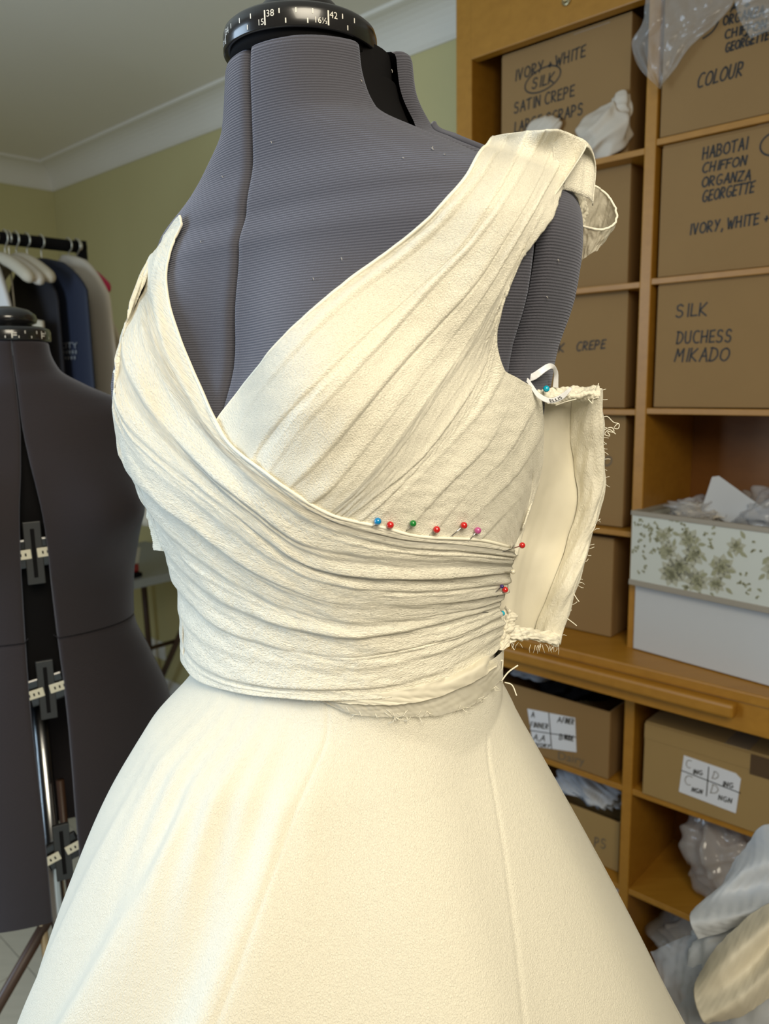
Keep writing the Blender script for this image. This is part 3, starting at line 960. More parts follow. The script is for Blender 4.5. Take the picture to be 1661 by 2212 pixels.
# contents of the two open boxes at the left
q = W(-0.93, DF + 0.13, 0.685)
tag(lump('folded_cloth', q, (0.10, 0.09, 0.05), 51, M['black_dull'], None, 0.35, 3, AXW, loc=q), 'black cloth heaped in the open labelled box', 'cloth')
q = W(-1.0, DF + 0.07, 0.715)
tag(lump('folded_cloth', q, (0.06, 0.05, 0.025), 52, mat('grey_cloth', (0.28, 0.29, 0.32), 0.7), None, 0.4, 3, AXW, loc=q), 'grey cloth scrap at the left of the open labelled box', 'cloth')
q = W(-0.86, DF + 0.17, 0.41)
tag(lump('folded_cloth', q, (0.10, 0.10, 0.035), 53, M['cloth_white'], None, 0.4, 3, AXW, loc=q), 'pale folded cloth spilling from the low box beneath', 'cloth')
q = W(-0.90, DF + 0.19, 0.455)
tag(lump('folded_cloth', q, (0.09, 0.07, 0.03), 54, mat('brown_grey_cloth', (0.25, 0.19, 0.13), 0.7), None, 0.4, 3, AXW, loc=q), 'brown cloth on top of the pale cloth in the low box', 'cloth')

# ------------------------------------------------------------------ dress form body
ZK = [-.22, -.10, 0, .06, .11, .16, .20, .24, .28, .32, .345, .37, .39, .41, .44, .50]
KA = [0.178, 0.1634, 0.134, 0.1377, 0.1485, 0.1617, 0.1702, 0.1746, 0.1926, 0.2032, 0.1915, 0.1447, 0.1056, 0.0737, 0.0631, 0.0586]
KF = [0.1241, 0.114, 0.1007, 0.1062, 0.1169, 0.1277, 0.1195, 0.1096, 0.1014, 0.0891, 0.0891, 0.0838, 0.0772, 0.0732, 0.0686, 0.065]
KB = [.135, .115, .092, .094, .100, .104, .106, .108, .108, .100, .094, .088, .082, .070, .056, .052]
KC = [-0.0023, -0.0026, -0.0025, -0.0040, -0.0030, -0.0030, -0.0095, -0.0150, -0.0099, -0.0031, -0.0106, -0.0113, -0.0067, -0.0030, 0.0008, -0.0001]
BX, BY, BZ, BYAW = -0.0408, 0.6181, CAM_H - 0.2291, 0.7422


def radius(T, z, bust=0.0462, bz=0.2357, asep=0.6918, aw=0.3301):
    a, bf, bb = pchip(ZK, KA, z), pchip(ZK, KF, z), pchip(ZK, KB, z)
    s, c = np.sin(T), np.cos(T)
    n = 2.25
    bq = np.where(c > 0, bf, bb)
    r = 1 / ((np.abs(s) / a) ** n + (np.abs(c) / bq) ** n) ** (1 / n)
    return r + bust * (np.exp(-((T - asep) / aw) ** 2) + np.exp(-((T + asep) / aw) ** 2)) * np.exp(-((z - bz) / .055) ** 2)


def local(T, z, extra=0.0):
    T = np.asarray(T, float)
    z = np.asarray(z, float) + 0 * T
    r = radius(T, z) + extra
    return np.stack([r * np.sin(T), r * np.cos(T) + pchip(ZK, KC, z), z], -1)


def to_world(L, X=BX, Y=BY, Z=BZ, yaw=BYAW):
    ls, lc, z = L[..., 0], L[..., 1], L[..., 2]
    return np.stack([X + ls * math.cos(yaw) - lc * math.sin(yaw), Y - ls * math.sin(yaw) - lc * math.cos(yaw), Z + z], -1)


def to_local(P, X=BX, Y=BY, Z=BZ, yaw=BYAW):
    dx, dy = P[..., 0] - X, P[..., 1] - Y
    return np.stack([dx * math.cos(yaw) - dy * math.sin(yaw), -dx * math.sin(yaw) - dy * math.cos(yaw), P[..., 2] - Z], -1)


def shell(name, t0, t1, g0, g1, zs, m, parent, fn, wfn, shift=None, curl=0.006, nt=40, wall=0.025, close=True):
    """A padded body panel between angles t0(z), t1(z), leaving half gaps g0, g1; edges roll inwards."""
    rows = []
    UVr = []
    for z in zs:
        a, b = t0(z), t1(z)
        ra = float(np.linalg.norm(fn(np.array([a]), z)[0, :2]))
        rb = float(np.linalg.norm(fn(np.array([b]), z)[0, :2]))
        aa, bb = a + (g0(z) + curl) / ra, b - (g1(z) + curl) / rb
        T = np.linspace(aa, bb, nt)
        P = fn(T, z)
        out = []
        for end, sg in ((0, -1), (-1, 1)):
            e = P[end]
            rad = np.array([e[0], e[1], 0.0]); rad /= np.linalg.norm(rad)
            # surface tangent
            q = P[1] - P[0] if end == 0 else P[-1] - P[-2]
            tg = q / np.linalg.norm(q) * (1 if end else -1) if end else -(q / np.linalg.norm(q))
            nrm = np.array([tg[1], -tg[0], 0.0])
            if nrm @ rad < 0:
                nrm = -nrm
            seq = [e + tg * curl * math.sin(f) - nrm * curl * (1 - math.cos(f)) for f in (0.5, 1.0, math.pi / 2)]
            seq.append(seq[-1] - nrm * wall)
            out.append(seq)
        row = out[0][::-1] + list(P) + out[1]
        if shift is not None:
            row = [p + np.array([0, -shift(z), 0]) for p in row]
        rows.append(row)
        arc_ = np.concatenate([[0], np.cumsum(np.linalg.norm(np.diff(np.array(row), axis=0), axis=1))])
        UVr.append(np.stack([arc_, np.full(len(row), z)], -1))
    # round the top and bottom edges inwards
    if close:
        top = np.array(rows[-1])
        for k, (dz, dr) in enumerate(((0.003, 0.001), (0.005, 0.004), (0.005, 0.02))):
            nr = top.copy()
            rr = np.linalg.norm(nr[:, :2], axis=1)[:, None]
            nr[:, :2] *= (1 - dr / rr)
            nr[:, 2] += dz
            rows.append(list(nr))
            UVr.append(UVr[-1] + np.array([0, 0.002]))
    A = np.array(rows)
    return mesh(name, wfn(A).reshape(-1, 3), grid_faces(A.shape[0], A.shape[1]), m, parent, uv=np.array(UVr).reshape(-1, 2))


form = thing('dress_form', 'slate grey adjustable dress form wearing the ivory gown', 'dress form', (BX, BY, 0))
TS = 1.47
zs_main = np.concatenate([np.linspace(-.20, .30, 50), np.linspace(.305, .42, 56), np.linspace(.424, .447, 8)])
zs_back = np.concatenate([zs_main, [0.450, 0.453, 0.456]])
side_f = lambda z: TS - 0.13 * sm(.375, .42, z)
side_t = lambda z: TS + 0.42 * sm(.375, .42, z)
g_cf = lambda z: 0.0002 + 0.0010 * sm(.38, .45, z)
g_side = lambda z: 0.0036 - 0.002 * float(sm(.25, .18, z))
zero_g = lambda z: 0.001
fnl = lambda T, z: local(T, z)
wf = lambda A: to_world(A)
sh_back = lambda z: 0.010 * sm(.385, .415, z) + 0.001
shell('front_panel', lambda z: 0.0, side_f, g_cf, g_side, zs_main, M['knit'], form, fnl, wf, curl=0.0065, wall=0.004)
shell('front_panel', lambda z: -side_f(z), lambda z: 0.0, g_side, g_cf, zs_main, M['knit'], form, fnl, wf, curl=0.0065, wall=0.004)
shell('back_panel', side_t, lambda z: math.pi, g_side, zero_g, zs_back, M['knit'], form, fnl, wf, sh_back, wall=0.004)
shell('back_panel', lambda z: -math.pi, lambda z: -side_t(z), zero_g, g_side, zs_back, M['knit'], form, fnl, wf, sh_back, wall=0.004)
# black fill inside the hollow form, standing in for shade in the gaps
zz = np.linspace(-.2, .44, 60)
T = np.linspace(0, 2 * math.pi, 48, endpoint=False)
dark_fill = np.array([local(T, z) * np.array([0.82, 0.80, 1]) - np.array([0, 0.008 * float(sm(.38, .42, z)), 0]) for z in zz])
mesh('inner_dark_fill', to_world(dark_fill).reshape(-1, 3), grid_faces(60, 48, True), M['black_dull'], form)
# piping along the back panel's shoulder edge
pz = np.linspace(.352, .412, 30)
pp = np.array([local(np.array([side_t(z) + 0.012 / max(0.05, float(radius(np.array([side_t(z)]), z)[0]))]), z, 0.0022)[0] - np.array([0, sh_back(z), 0]) for z in pz])
tube('piping', catmull(to_world(pp), 60), 0.0022, M['knit'], form)
# neck collar ring with scale
RC = to_world(np.array([0.0, 0.019, 0.4555]))
RXY = RC
ringp = [(0.046, 0.004), (0.0535, 0.0), (0.0545, 0.0015), (0.0545, 0.0115), (0.0535, 0.0150), (0.051, 0.0172), (0.046, 0.0190), (0.034, 0.0205), (0.0315, 0.0215)]
lathe('neck_collar', ringp, RC, M['black'], form, 128)
lathe('neck_cap', [(0.030, 0.018), (0.0300, 0.026), (0.0285, 0.031), (0.024, 0.036), (0.016, 0.0385), (0.004, 0.0395)], RC, M['black'], form, 96)
lathe('neck_plate', [(0.050, -0.004), (0.050, 0.006), (0.03, 0.007)], RC, M['black_dull'], form, 64)
lathe('neck_dark_fill', [(0.052, -0.085), (0.050, -0.03), (0.049, 0.004)], to_world(np.array([0.0, -0.004, 0.4555])), M['black_dull'], form, 48)  # added black filler: paints the shade in the gap below the collar


def ring_print(x_deg, polys, z_off, name='scale_marking'):
    pass


VV, FF = [], []
CA = math.atan2(CAM[1] - RC[1], CAM[0] - RC[0])      # direction of the camera seen from the collar


def on_ring(u, v, deg, rr=0.0547):
    """u metres round the ring from a mark at deg (screen-right positive), v metres up from its base."""
    a = CA + math.radians(deg) + u / rr
    return RC + np.array([rr * math.cos(a), rr * math.sin(a), v])


def ring_rect(u0, u1, v0, v1, deg):
    b0 = len(VV)
    for u, v in ((u0, v0), (u1, v0), (u1, v1), (u0, v1)):
        VV.append(on_ring(u, v, deg))
    FF.append((b0, b0 + 1, b0 + 2, b0 + 3))


def ring_text(txt, size, u, v, deg):
    tv, tf = font_mesh(txt, size)
    if u < 0:
        tv[:, 0] += u - tv[:, 0].max()
    else:
        tv[:, 0] += u
    b0 = len(VV)
    for p in tv:
        VV.append(on_ring(p[0], v + p[1], deg))
    for f in tf:
        FF.append(tuple(b0 + i for i in f))


def px_deg(px):
    return math.degrees(math.asin(max(-0.999, min(0.999, (px - 651) / 162.0))))


for px, a, b in ((500, '131', '34'), (584, '15', '38'), (706, '161', '42')):
    d = px_deg(px)
    ring_rect(-0.0005, 0.0005, 0.0022, 0.0112, d)
    a = {'131': '13\u00bd', '15': '15', '161': '16\u00bd'}[a]
    ring_text(b, 0.0058, 0.0009, 0.0070, d)
    ring_text(a, 0.0052, -0.0009, 0.0028, d)
for px in (514, 533, 556, 612, 644, 676, 734, 758):
    ring_rect(-0.0004, 0.0004, 0.0082, 0.0112, px_deg(px))
for px in (549, 624, 666, 744):
    ring_rect(-0.0004, 0.0004, 0.0022, 0.0052, px_deg(px))
mesh('scale_marking', VV, FF, M['white_print'], form, smooth=False)
# stand under the skirt
lathe('stand_pole', [(0.014, 0.05), (0.014, 0.9), (0.02, 0.95), (0.02, 1.05)], (BX, BY, 0), M['metal'], form, 20)
for k in range(4):
    a = k * math.pi / 2 + 0.5
    tube('stand_leg', [(BX, BY, 0.12), (BX + 0.12 * math.cos(a), BY + 0.12 * math.sin(a), 0.05), (BX + 0.26 * math.cos(a), BY + 0.26 * math.sin(a), 0.012)], 0.012, M['metal'], form)

# ------------------------------------------------------------------ body as a surface to dress
bz_ = np.concatenate([np.linspace(-.2, .30, 90), np.linspace(.303, .40, 80), np.linspace(.403, .46, 20)])
bt_ = np.linspace(-math.pi, math.pi, 260, endpoint=False)
BG = np.array([to_world(local(bt_, z)) for z in bz_])
BV = BG.reshape(-1, 3)
BF = grid_faces(len(bz_), len(bt_), True)
BVH = BVHTree.FromPolygons([tuple(v) for v in BV], [tuple(f) for f in BF.tolist()])
CAMV = Vector(CAM)


INFL = {}
for off_ in (0.0035, 0.0055):
    G_ = np.array([to_world(local(bt_, z, off_)) for z in bz_]).reshape(-1, 3)
    INFL[off_] = BVHTree.FromPolygons([tuple(v) for v in G_], [tuple(f) for f in BF.tolist()])


def on_body(px, py, off, bvh=None):
    if bvh is None and off in INFL:
        bvh, off = INFL[off], 0.0
    bvh = bvh or BVH
    d = ray(px, py)
    hit, nrm, idx, dist = bvh.ray_cast(CAMV, Vector(d))
    if hit is not None:
        n = np.array(nrm)
        if n @ d > 0:
            n = -n
        # keep the pixel: step towards the camera so that the normal offset is met
        c = max(0.30, -(n @ d))
        return np.array(hit) - d * (off / c)
    best, bt = None, None
    for t in np.linspace(0.40, 0.85, 46):
        p = CAM + d * t
        q = bvh.find_nearest(Vector(p))
        if best is None or q[3] < best:
            best, bt = q[3], t
    return CAM + d * bt


def onbody_curve(pl, n, off, bvh=None):
    return np.array([on_body(x, y, off, bvh) for x, y in catmull(pl, n)])


def smooth_rows(G, it=3, axis=1):
    for _ in range(it):
        if axis == 1:
            G[:, 1:-1] = 0.25 * G[:, :-2] + 0.5 * G[:, 1:-1] + 0.25 * G[:, 2:]
        else:
            G[1:-1] = 0.25 * G[:-2] + 0.5 * G[1:-1] + 0.25 * G[2:]
    return G


def push_out(P, dmin, bvh):
    sh = P.shape
    Q = P.reshape(-1, 3)
    for k in range(len(Q)):
        loc, nr, _, dd_ = bvh.find_nearest(Vector(Q[k]))
        n = np.array(nr)
        sd = (Q[k] - np.array(loc)) @ n
        if sd < dmin and dd_ < 0.02:
            Q[k] = Q[k] + n * (dmin - sd)
    return Q.reshape(sh)


def pleat_sheet(name, G, m, parent, amps, seed, sub=22, step=0.14, mode='tuck', ripple=0.0006, base=0.0, push=None, second=0.5):
    """G[curve, along] are 3-D fold lines; between two lines the cloth rises sharply, then falls away."""
    nc, nt = G.shape[:2]
    fr = np.linspace(0, 1, sub, endpoint=False)
    rows, hs, sv = [], [], []
    for i in range(nc - 1):
        p0 = G[max(i - 1, 0)]; p1 = G[i]; p2 = G[i + 1]; p3 = G[min(i + 2, nc - 1)]
        for f in fr:
            cr_ = 0.5 * (2 * p1 + (p2 - p0) * f + (2 * p0 - 5 * p1 + 4 * p2 - p3) * f ** 2 + (3 * p1 - p0 - 3 * p2 + p3) * f ** 3)
            ln = p1 + (p2 - p1) * f
            rows.append(0.5 * cr_ + 0.5 * ln)
            if mode == 'tuck':
                h = float(sm(0, step, f)) * (1 - f) ** 1.7
            elif mode == 'wrap':
                h = (1 - float(sm(0, step, f)), float(sm(0.30, 1.0, f)) ** 1.5, f)
            else:
                h = math.sin(math.pi * f) ** 0.7
            hs.append((i, h)); sv.append(i + f)
    rows.append(G[-1]); hs.append((nc - 2, 0.0)); sv.append(nc - 1.0)
    P = np.array(rows)
    sv = np.array(sv)
    tt = np.linspace(0, 1, nt)
    du = np.gradient(P, axis=0)
    dv = np.gradient(P, axis=1)
    N = np.cross(du, dv)
    N /= np.linalg.norm(N, axis=2)[..., None] + 1e-12
    flip = np.sign(np.einsum('ijk,ijk->ij', N, (CAM - P)))
    N *= np.median(flip)
    hh = np.zeros(P.shape[:2])
    for r, (i, h) in enumerate(hs):
        var = 0.75 + 0.35 * np.sin(tt * (5 + (i * 7 + seed) % 5) + i * 2.3 + seed)
        if isinstance(h, tuple):
            av = lambda k: np.interp(tt, np.linspace(0, 1, len(amps[k])), amps[k]) * (0.7 + 0.42 * np.sin(tt * (4 + (k * 7 + seed) % 5) + k * 2.3 + seed))
            hh[r] = h[0] * av(i) + h[1] * av(min(i + 1, len(amps) - 1))
            fc = 0.42 + 0.16 * math.sin(i * 2.1 + seed) + 0.06 * np.sin(tt * 7 + i)
            hh[r] += second * av(i) * np.exp(-((h[2] - fc) / 0.085) ** 2) * np.clip(np.sin(tt * 6.5 + i * 1.9 + seed) + 0.25, 0, 1)
            continue
        hh[r] = amps[i] * h * var if np.isscalar(amps[i]) else np.interp(tt, np.linspace(0, 1, len(amps[i])), amps[i]) * h * var
    hh += ripple * wob(sv[:, None] * 2.6, tt[None, :] * 26, seed, 8) + 0.5 * ripple * wob(sv[:, None] * 6, tt[None, :] * 60, seed + 5, 8)
    if push is not None:
        P = push_out(P, push, BVH)
    P = P + N * (hh + base)[..., None]
    ua = np.concatenate([np.zeros((P.shape[0], 1)), np.cumsum(np.linalg.norm(np.diff(P, axis=1), axis=2), axis=1)], 1)
    va = np.concatenate([np.zeros((1, nt)), np.cumsum(np.linalg.norm(np.diff(P, axis=0), axis=2), axis=0)], 0)
    mid = va[:, nt // 2][:, None] + 0 * va
    o = mesh(name, P.reshape(-1, 3), grid_faces(P.shape[0], nt), m, parent, uv=np.stack([ua, mid], -1).reshape(-1, 2))
    solid(o, 0.0007, -1)
    return o, P


# a few specks of lint on the form
M['lint'] = mat('pale_lint', (0.45, 0.43, 0.40), 0.9)
for px, py, ax, ay in ((432, 520, 2, 6), (737, 556, 1, 9), (676, 600, 1, 7), (779, 172, 3, 6), (932, 320, 5, 4), (935, 316, -4, 5), (958, 333, 4, 1), (846, 150, 1, 8), (478, 380, 3, 4), (585, 305, 1, 6), (868, 340, 5, 2), (1180, 640, 4, 5), (1205, 560, 2, 6)):
    tube('lint', [on_body(px, py, 0.0006), on_body(px + ax * 0.5 + 1, py + ay * 0.5, 0.0012), on_body(px + ax, py + ay, 0.0006)], 0.00022, M['lint'], form, 5)

gown = thing('wedding_gown', 'ivory crepe wedding gown with draped wrap bodice, pinned and unfinished, on the grey dress form', 'dress', (BX, BY, 0))

# right-hand bodice panel (lies beneath the wrap)
RP = [
    [(455, 935), (472, 905), (490, 880), (520, 843), (560, 795), (610, 733), (680, 668), (760, 603), (850, 538), (940, 463), (1010, 383), (1045, 325), (1064, 296)],
    [(500, 985), (510, 960), (536, 887), (588, 815), (666, 725), (757, 640), (870, 556), (960, 475), (1030, 395), (1075, 335), (1100, 289)],
    [(545, 1005), (560, 965), (610, 898), (697, 808), (783, 725), (896, 626), (985, 540), (1050, 450), (1105, 360), (1140, 284)],
    [(570, 1040), (590, 1005), (653, 917), (723, 842), (844, 712), (935, 612), (1015, 530), (1085, 440), (1140, 350), (1175, 281)],
    [(600, 1075), (625, 1050), (692, 986), (757, 908), (848, 800), (935, 705), (1022, 612), (1090, 510), (1155, 400), (1205, 280)],
    [(640, 1105), (665, 1088), (715, 1050), (775, 978), (857, 874), (948, 757), (1035, 645), (1100, 540), (1170, 420), (1238, 292)],
    [(690, 1120), (720, 1100), (775, 1050), (845, 965), (915, 870), (990, 770), (1055, 670), (1110, 570), (1175, 450), (1268, 318)],
    [(705, 1123), (745, 1090), (805, 1035), (875, 950), (945, 850), (1010, 765), (1060, 690), (1105, 600), (1163, 475)],
    [(720, 1125), (775, 1080), (850, 1015), (920, 930), (985, 840), (1040, 755), (1075, 680), (1112, 580)],
    [(715, 1143), (736, 1125), (805, 1073), (896, 1000), (965, 915), (1026, 825), (1060, 745), (1086, 652)],
    [(748, 1150), (770, 1130), (840, 1070), (930, 980), (1000, 895), (1050, 810), (1071, 735)],
    [(780, 1157), (801, 1135), (870, 1062), (957, 973), (1035, 887), (1075, 825), (1087, 798)],
    [(850, 1172), (874, 1145), (957, 1051), (1044, 965), (1090, 885), (1120, 818)],
    [(905, 1180), (927, 1155), (1000, 1069), (1078, 995), (1130, 915), (1166, 852)],
    [(950, 1190), (974, 1165), (1044, 1090), (1109, 1025), (1150, 965), (1171, 930)],
    [(1000, 1198), (1022, 1175), (1087, 1108), (1140, 1050), (1169, 1000)],
    [(1040, 1206), (1060, 1185), (1105, 1140), (1140, 1095), (1154, 1070)],
    [(1074, 1214), (1090, 1197), (1112, 1170), (1130, 1140)],
]
NTR = 200
GR = np.array([onbody_curve(c, NTR, 0.0035) for c in RP])
GR = smooth_rows(GR, 6)
# bridge the hollow below the shoulder
k0 = 140
for _ in range(50):
    GR[:7, k0:-1] = 0.25 * GR[:7, k0 - 1:-2] + 0.5 * GR[:7, k0:-1] + 0.25 * GR[:7, k0 + 1:]
ampR = [0.0012, 0.0020, 0.0017, 0.0020, 0.0022, 0.0020, 0.0004, 0.0006, 0.0006, 0.0020, 0.0011, 0.0016, 0.0015, 0.0015, 0.0013, 0.0010, 0.0006]
ampR = [[a * 0.7, a * 0.8, a * 0.8, a * 0.7, a * 0.4] for a in ampR]
pr_obj, PR = pleat_sheet('bodice_panel', GR, M['crepe_r'], gown, ampR, 3, sub=26, step=0.17, mode='wrap', ripple=0.00025, push=0.003, second=0.15)
# the strap goes on over the shoulder and a little way down the back
back = np.array([math.sin(BYAW), math.cos(BYAW), 0.0])
E0 = PR[:26 * 6 + 1, -1]
rows = []
for k in range(0, 17):
    ph = min(k / 10.0, 1.0) * 1.75
    q = E0 + 0.012 * (math.sin(ph) * back + (math.cos(ph) - 1) * np.array([0, 0, 1.0]))
    if k > 10:
        q = q + (k - 10) * 0.003 * np.array([-0.15 * back[0], -0.15 * back[1], -1.0])
    rows.append(q)
SB = np.array(rows)
solid(mesh('strap_back', SB.reshape(-1, 3), grid_faces(SB.shape[0], SB.shape[1]), M['crepe_r'], gown, uv=np.stack(np.meshgrid(np.linspace(0, .09, SB.shape[1]), np.linspace(0, .05, SB.shape[0])), -1).reshape(-1, 2)), 0.0007)

# left-hand wrap panel
LP = [
    [(392, 484), (375, 520), (362, 560), (357, 600), (362, 645), (375, 690), (400, 760), (430, 830), (470, 915), (500, 962), (560, 1010), (620, 1055), (690, 1102), (760, 1126), (830, 1140), (900, 1158), (970, 1163), (1040, 1168), (1105, 1182)],
    [(356, 509), (332, 600), (342, 680), (372, 780), (410, 850), (455, 925), (500, 975), (565, 1030), (640, 1083), (720, 1122), (810, 1148), (900, 1165), (1000, 1174), (1106, 1188)],
    [(339, 531), (310, 592), (306, 690), (328, 769), (373, 850), (438, 930), (510, 1000), (590, 1066), (670, 1116), (770, 1152), (880, 1175), (990, 1184), (1107, 1198)],
    [(297, 612), (271, 702), (268, 770), (295, 832), (343, 903), (402, 967), (470, 1030), (571, 1112), (640, 1159), (733, 1188), (896, 1205), (1000, 1207), (1105, 1214)],
    [(258, 752), (250, 810), (252, 860), (280, 915), (335, 968), (400, 1025), (500, 1100), (585, 1165), (668, 1216), (760, 1238), (923, 1243), (1104, 1233)],
    [(240, 860), (256, 915), (300, 985), (380, 1050), (480, 1122), (580, 1193), (680, 1245), (800, 1268), (950, 1270), (1098, 1256)],
    [(250, 965), (290, 1025), (350, 1078), (430, 1138), (520, 1207), (620, 1262), (720, 1297), (850, 1303), (980, 1296), (1090, 1276)],
    [(310, 1080), (365, 1143), (435, 1202), (528, 1265), (625, 1310), (733, 1337), (842, 1337), (1004, 1315), (1082, 1292)],
    [(352, 1170), (395, 1228), (462, 1280), (560, 1327), (679, 1359), (788, 1368), (923, 1346), (1077, 1306)],
    [(386, 1262), (428, 1312), (490, 1354), (598, 1392), (733, 1413), (842, 1403), (977, 1370), (1078, 1326)],
    [(396, 1325), (430, 1368), (490, 1400), (598, 1428), (733, 1440), (842, 1430), (977, 1393), (1084, 1345)],
    [(401, 1378), (440, 1425), (500, 1455), (600, 1475), (735, 1480), (850, 1472), (975, 1432), (1090, 1360)],
    [(408, 1428), (450, 1470), (540, 1492), (640, 1502), (740, 1507), (850, 1500), (950, 1474), (1040, 1430), (1098, 1374)],
]
NTL = 300
GL_ = np.array([onbody_curve(c, NTL, 0.0055) for c in LP])
GL_ = smooth_rows(GL_, 8)
extn = []
EXT = [0.06, 0.14, 0.22, 0.32, 0.45, 0.62, 0.85, 1.05, 1.1, 1.1, 1.1, 1.1, 1.1]
for i in range(len(LP)):
    e_ = GL_[i, 0]
    L = to_local(e_)
    t0 = math.atan2(L[0], L[1] - float(pchip(ZK, KC, L[2])))
    r_off = math.hypot(L[0], L[1] - float(pchip(ZK, KC, L[2]))) - float(radius(np.array([t0]), np.array([L[2]]))[0])
    row = []
    for k in range(1, 31):
        f = k / 30
        z = L[2] + 0.012 * f * (1 if i > 4 else 0.6)
        ex = r_off * (1 - min(1.0, f * 1.5)) + 0.0055 * min(1.0, f * 1.5)
        row.append(to_world(local(np.array([t0 - EXT[i] * f]), np.array([z]), ex))[0])
    extn.append(row[::-1])
GLX = np.concatenate([np.array(extn), GL_], 1)
GLX = smooth_rows(GLX, 6)
GLX[:, :36] = smooth_rows(GLX[:, :36], 2, 0)
# the lower edge stands a little off the waist
for i_, lift_ in ((10, 0.002), (11, 0.005), (12, 0.006)):
    c_ = np.array([BX, BY])
    dv_ = GLX[i_, :, :2] - c_
    dv_ /= np.linalg.norm(dv_, axis=1)[:, None]
    GLX[i_, :, :2] += dv_ * (lift_ * np.linspace(1.0, 0.1, GLX.shape[1]))[:, None]
ampL = [0.0008, 0.0018, 0.0034, 0.0030, 0.0046, 0.0020, 0.0042, 0.0028, 0.0046, 0.0036, 0.0024, 0.0030]
ampL = [[a * (0.5 if i > 4 else 0.05), a * (0.8 if i > 4 else 0.6), a * 0.7, a * 0.66, a * 0.64] for i, a in enumerate(ampL)]
wrap_obj, PW = pleat_sheet('bodice_wrap', GLX, M['crepe'], gown, ampL, 11, sub=28, step=0.24, mode='wrap', ripple=0.0006)
# turned-in edge along the neckline of both panels
for nm, P_, m_ in (('neck_edge', PR[0], M['crepe_r']), ('neck_edge', PW[0], M['crepe'])):
    tube(nm, P_[::2] , 0.0011, M['thread'], gown, 6)

# back of the bodice, round the far side and the back of the form
tb = np.linspace(-2.9, -1.05, 60)
zb = np.linspace(-0.005, 0.215, 40)
Gb = np.array([[local(np.array([t]), np.array([z]), 0.0035 + 0.0006 * math.sin(180 * z + t * 2))[0] for t in tb] for z in zb])
mesh('back_bodice', to_world(Gb).reshape(-1, 3), grid_faces(40, 60), M['lining'], gown, uv=np.stack(np.meshgrid(tb * 0.13, zb), -1).reshape(-1, 2))

# ------------------------------------------------------------------ skirt
SK_Z = [-1.19, -0.80, -0.60, -0.40, -0.31, -0.24, -0.17, -0.10, -0.05, 0.0, 0.03]
SK_R = [0.56, 0.455, 0.395, 0.3228, 0.2796, 0.2504, 0.2185, 0.1836, 0.1547, 0.1261, 0.1089]
SK_C = [0.006, 0.006, 0.006, 0.0063, 0.0058, 0.0012, -0.0031, -0.0058, -0.0039, 0.0067, 0.0067]
# soft flutes: (screen angle in degrees from straight at the camera, width, height at z = -0.4)
FL = [(-82, 8, 0.006), (4, 10, -0.008), (22, 9, 0.007), (38, 9, -0.008), (58, 9, 0.008), (78, 10, -0.004)]
# the two long fold edges at the left: (angle at z = -0.05, angle at z = -0.40, height), steep on their left side
FOLDS = [(-13, -38, 0.030), (-36, -64, 0.030), (-60, -80, 0.012)]
zs_s = np.concatenate([np.linspace(-1.19, -0.62, 50), np.linspace(-0.61, 0.03, 230)])
ts_s = np.linspace(0, 2 * math.pi, 620, endpoint=False)
CAMA = math.atan2(-BY, -BX)


def skirt_pts(T, z):
    R = float(pchip(SK_Z, SK_R, np.array([z]))[0])
    cx = float(pchip(SK_Z, SK_C, np.array([z]))[0])
    deg = (np.degrees(T - CAMA) + 180) % 360 - 180
    k = max(0.0, min(1.6, (0.02 - z) / 0.42))
    d = np.zeros_like(T)
    for a, w, h in FL:
        aa = a + 3.0 * math.sin(z * 6 + a)
        d += h * k ** 0.8 * np.exp(-((deg - aa) / w) ** 2)
    for a0, a1, h in FOLDS:
        aa = a0 + (a1 - a0) * np.clip((-0.05 - z) / 0.27, -0.15, 1.4)
        x = deg - aa
        d += h * k ** 0.9 * np.where(x > 0, np.exp(-(x / 11.0) ** 2), np.exp(-(x / 4.0) ** 2))
    far = np.abs(deg) > 90
    d += np.where(far, 0.010 * k * np.sin(np.radians(deg) * 11) * np.clip((np.abs(deg) - 90) / 12, 0, 1), 0)
    # small hand-sewn ease wrinkles just under the waist at the left
    d += 0.0022 * np.exp(-((deg + 38) / 22) ** 2) * np.sin(np.radians(deg) * 42 + z * 10) * math.exp(-((z + 0.055) / 0.05) ** 2)
    # seam lines of the skirt panels
    for a0, a1 in ((46, 15), (-11, -36)):
        aa = a0 + (a1 - a0) * np.clip((-0.05 - z) / 0.27, -0.15, 1.4)
        d -= 0.0014 * np.exp(-((deg - aa) / 0.5) ** 2)
    rr = R + d
    if z > -0.12:
        ca_, sa_ = np.cos(T), np.sin(T)
        ls_ = ca_ * math.cos(BYAW) - sa_ * math.sin(BYAW)
        lc_ = -ca_ * math.sin(BYAW) - sa_ * math.cos(BYAW)
        rb = radius(np.arctan2(ls_, lc_), np.full_like(T, z)) + 0.003
        wz = float(sm(-0.035, 0.045, -z))
        rr = np.maximum(rb * (1 - wz) + rr * wz, rb)
    R = rr
    d = 0.0
    return np.stack([BX + cx + (R + d) * np.cos(T), BY + (R + d) * np.sin(T), np.full_like(T, BZ + z)], -1)


SG = np.array([skirt_pts(ts_s, z) for z in zs_s])
uvs_ = np.stack(np.broadcast_arrays((ts_s * 0.25)[None, :], zs_s[:, None]), -1)
sk = mesh('skirt', SG.reshape(-1, 3), grid_faces(len(zs_s), len(ts_s), True), M['skirt'], gown, uv=uvs_.reshape(-1, 2))

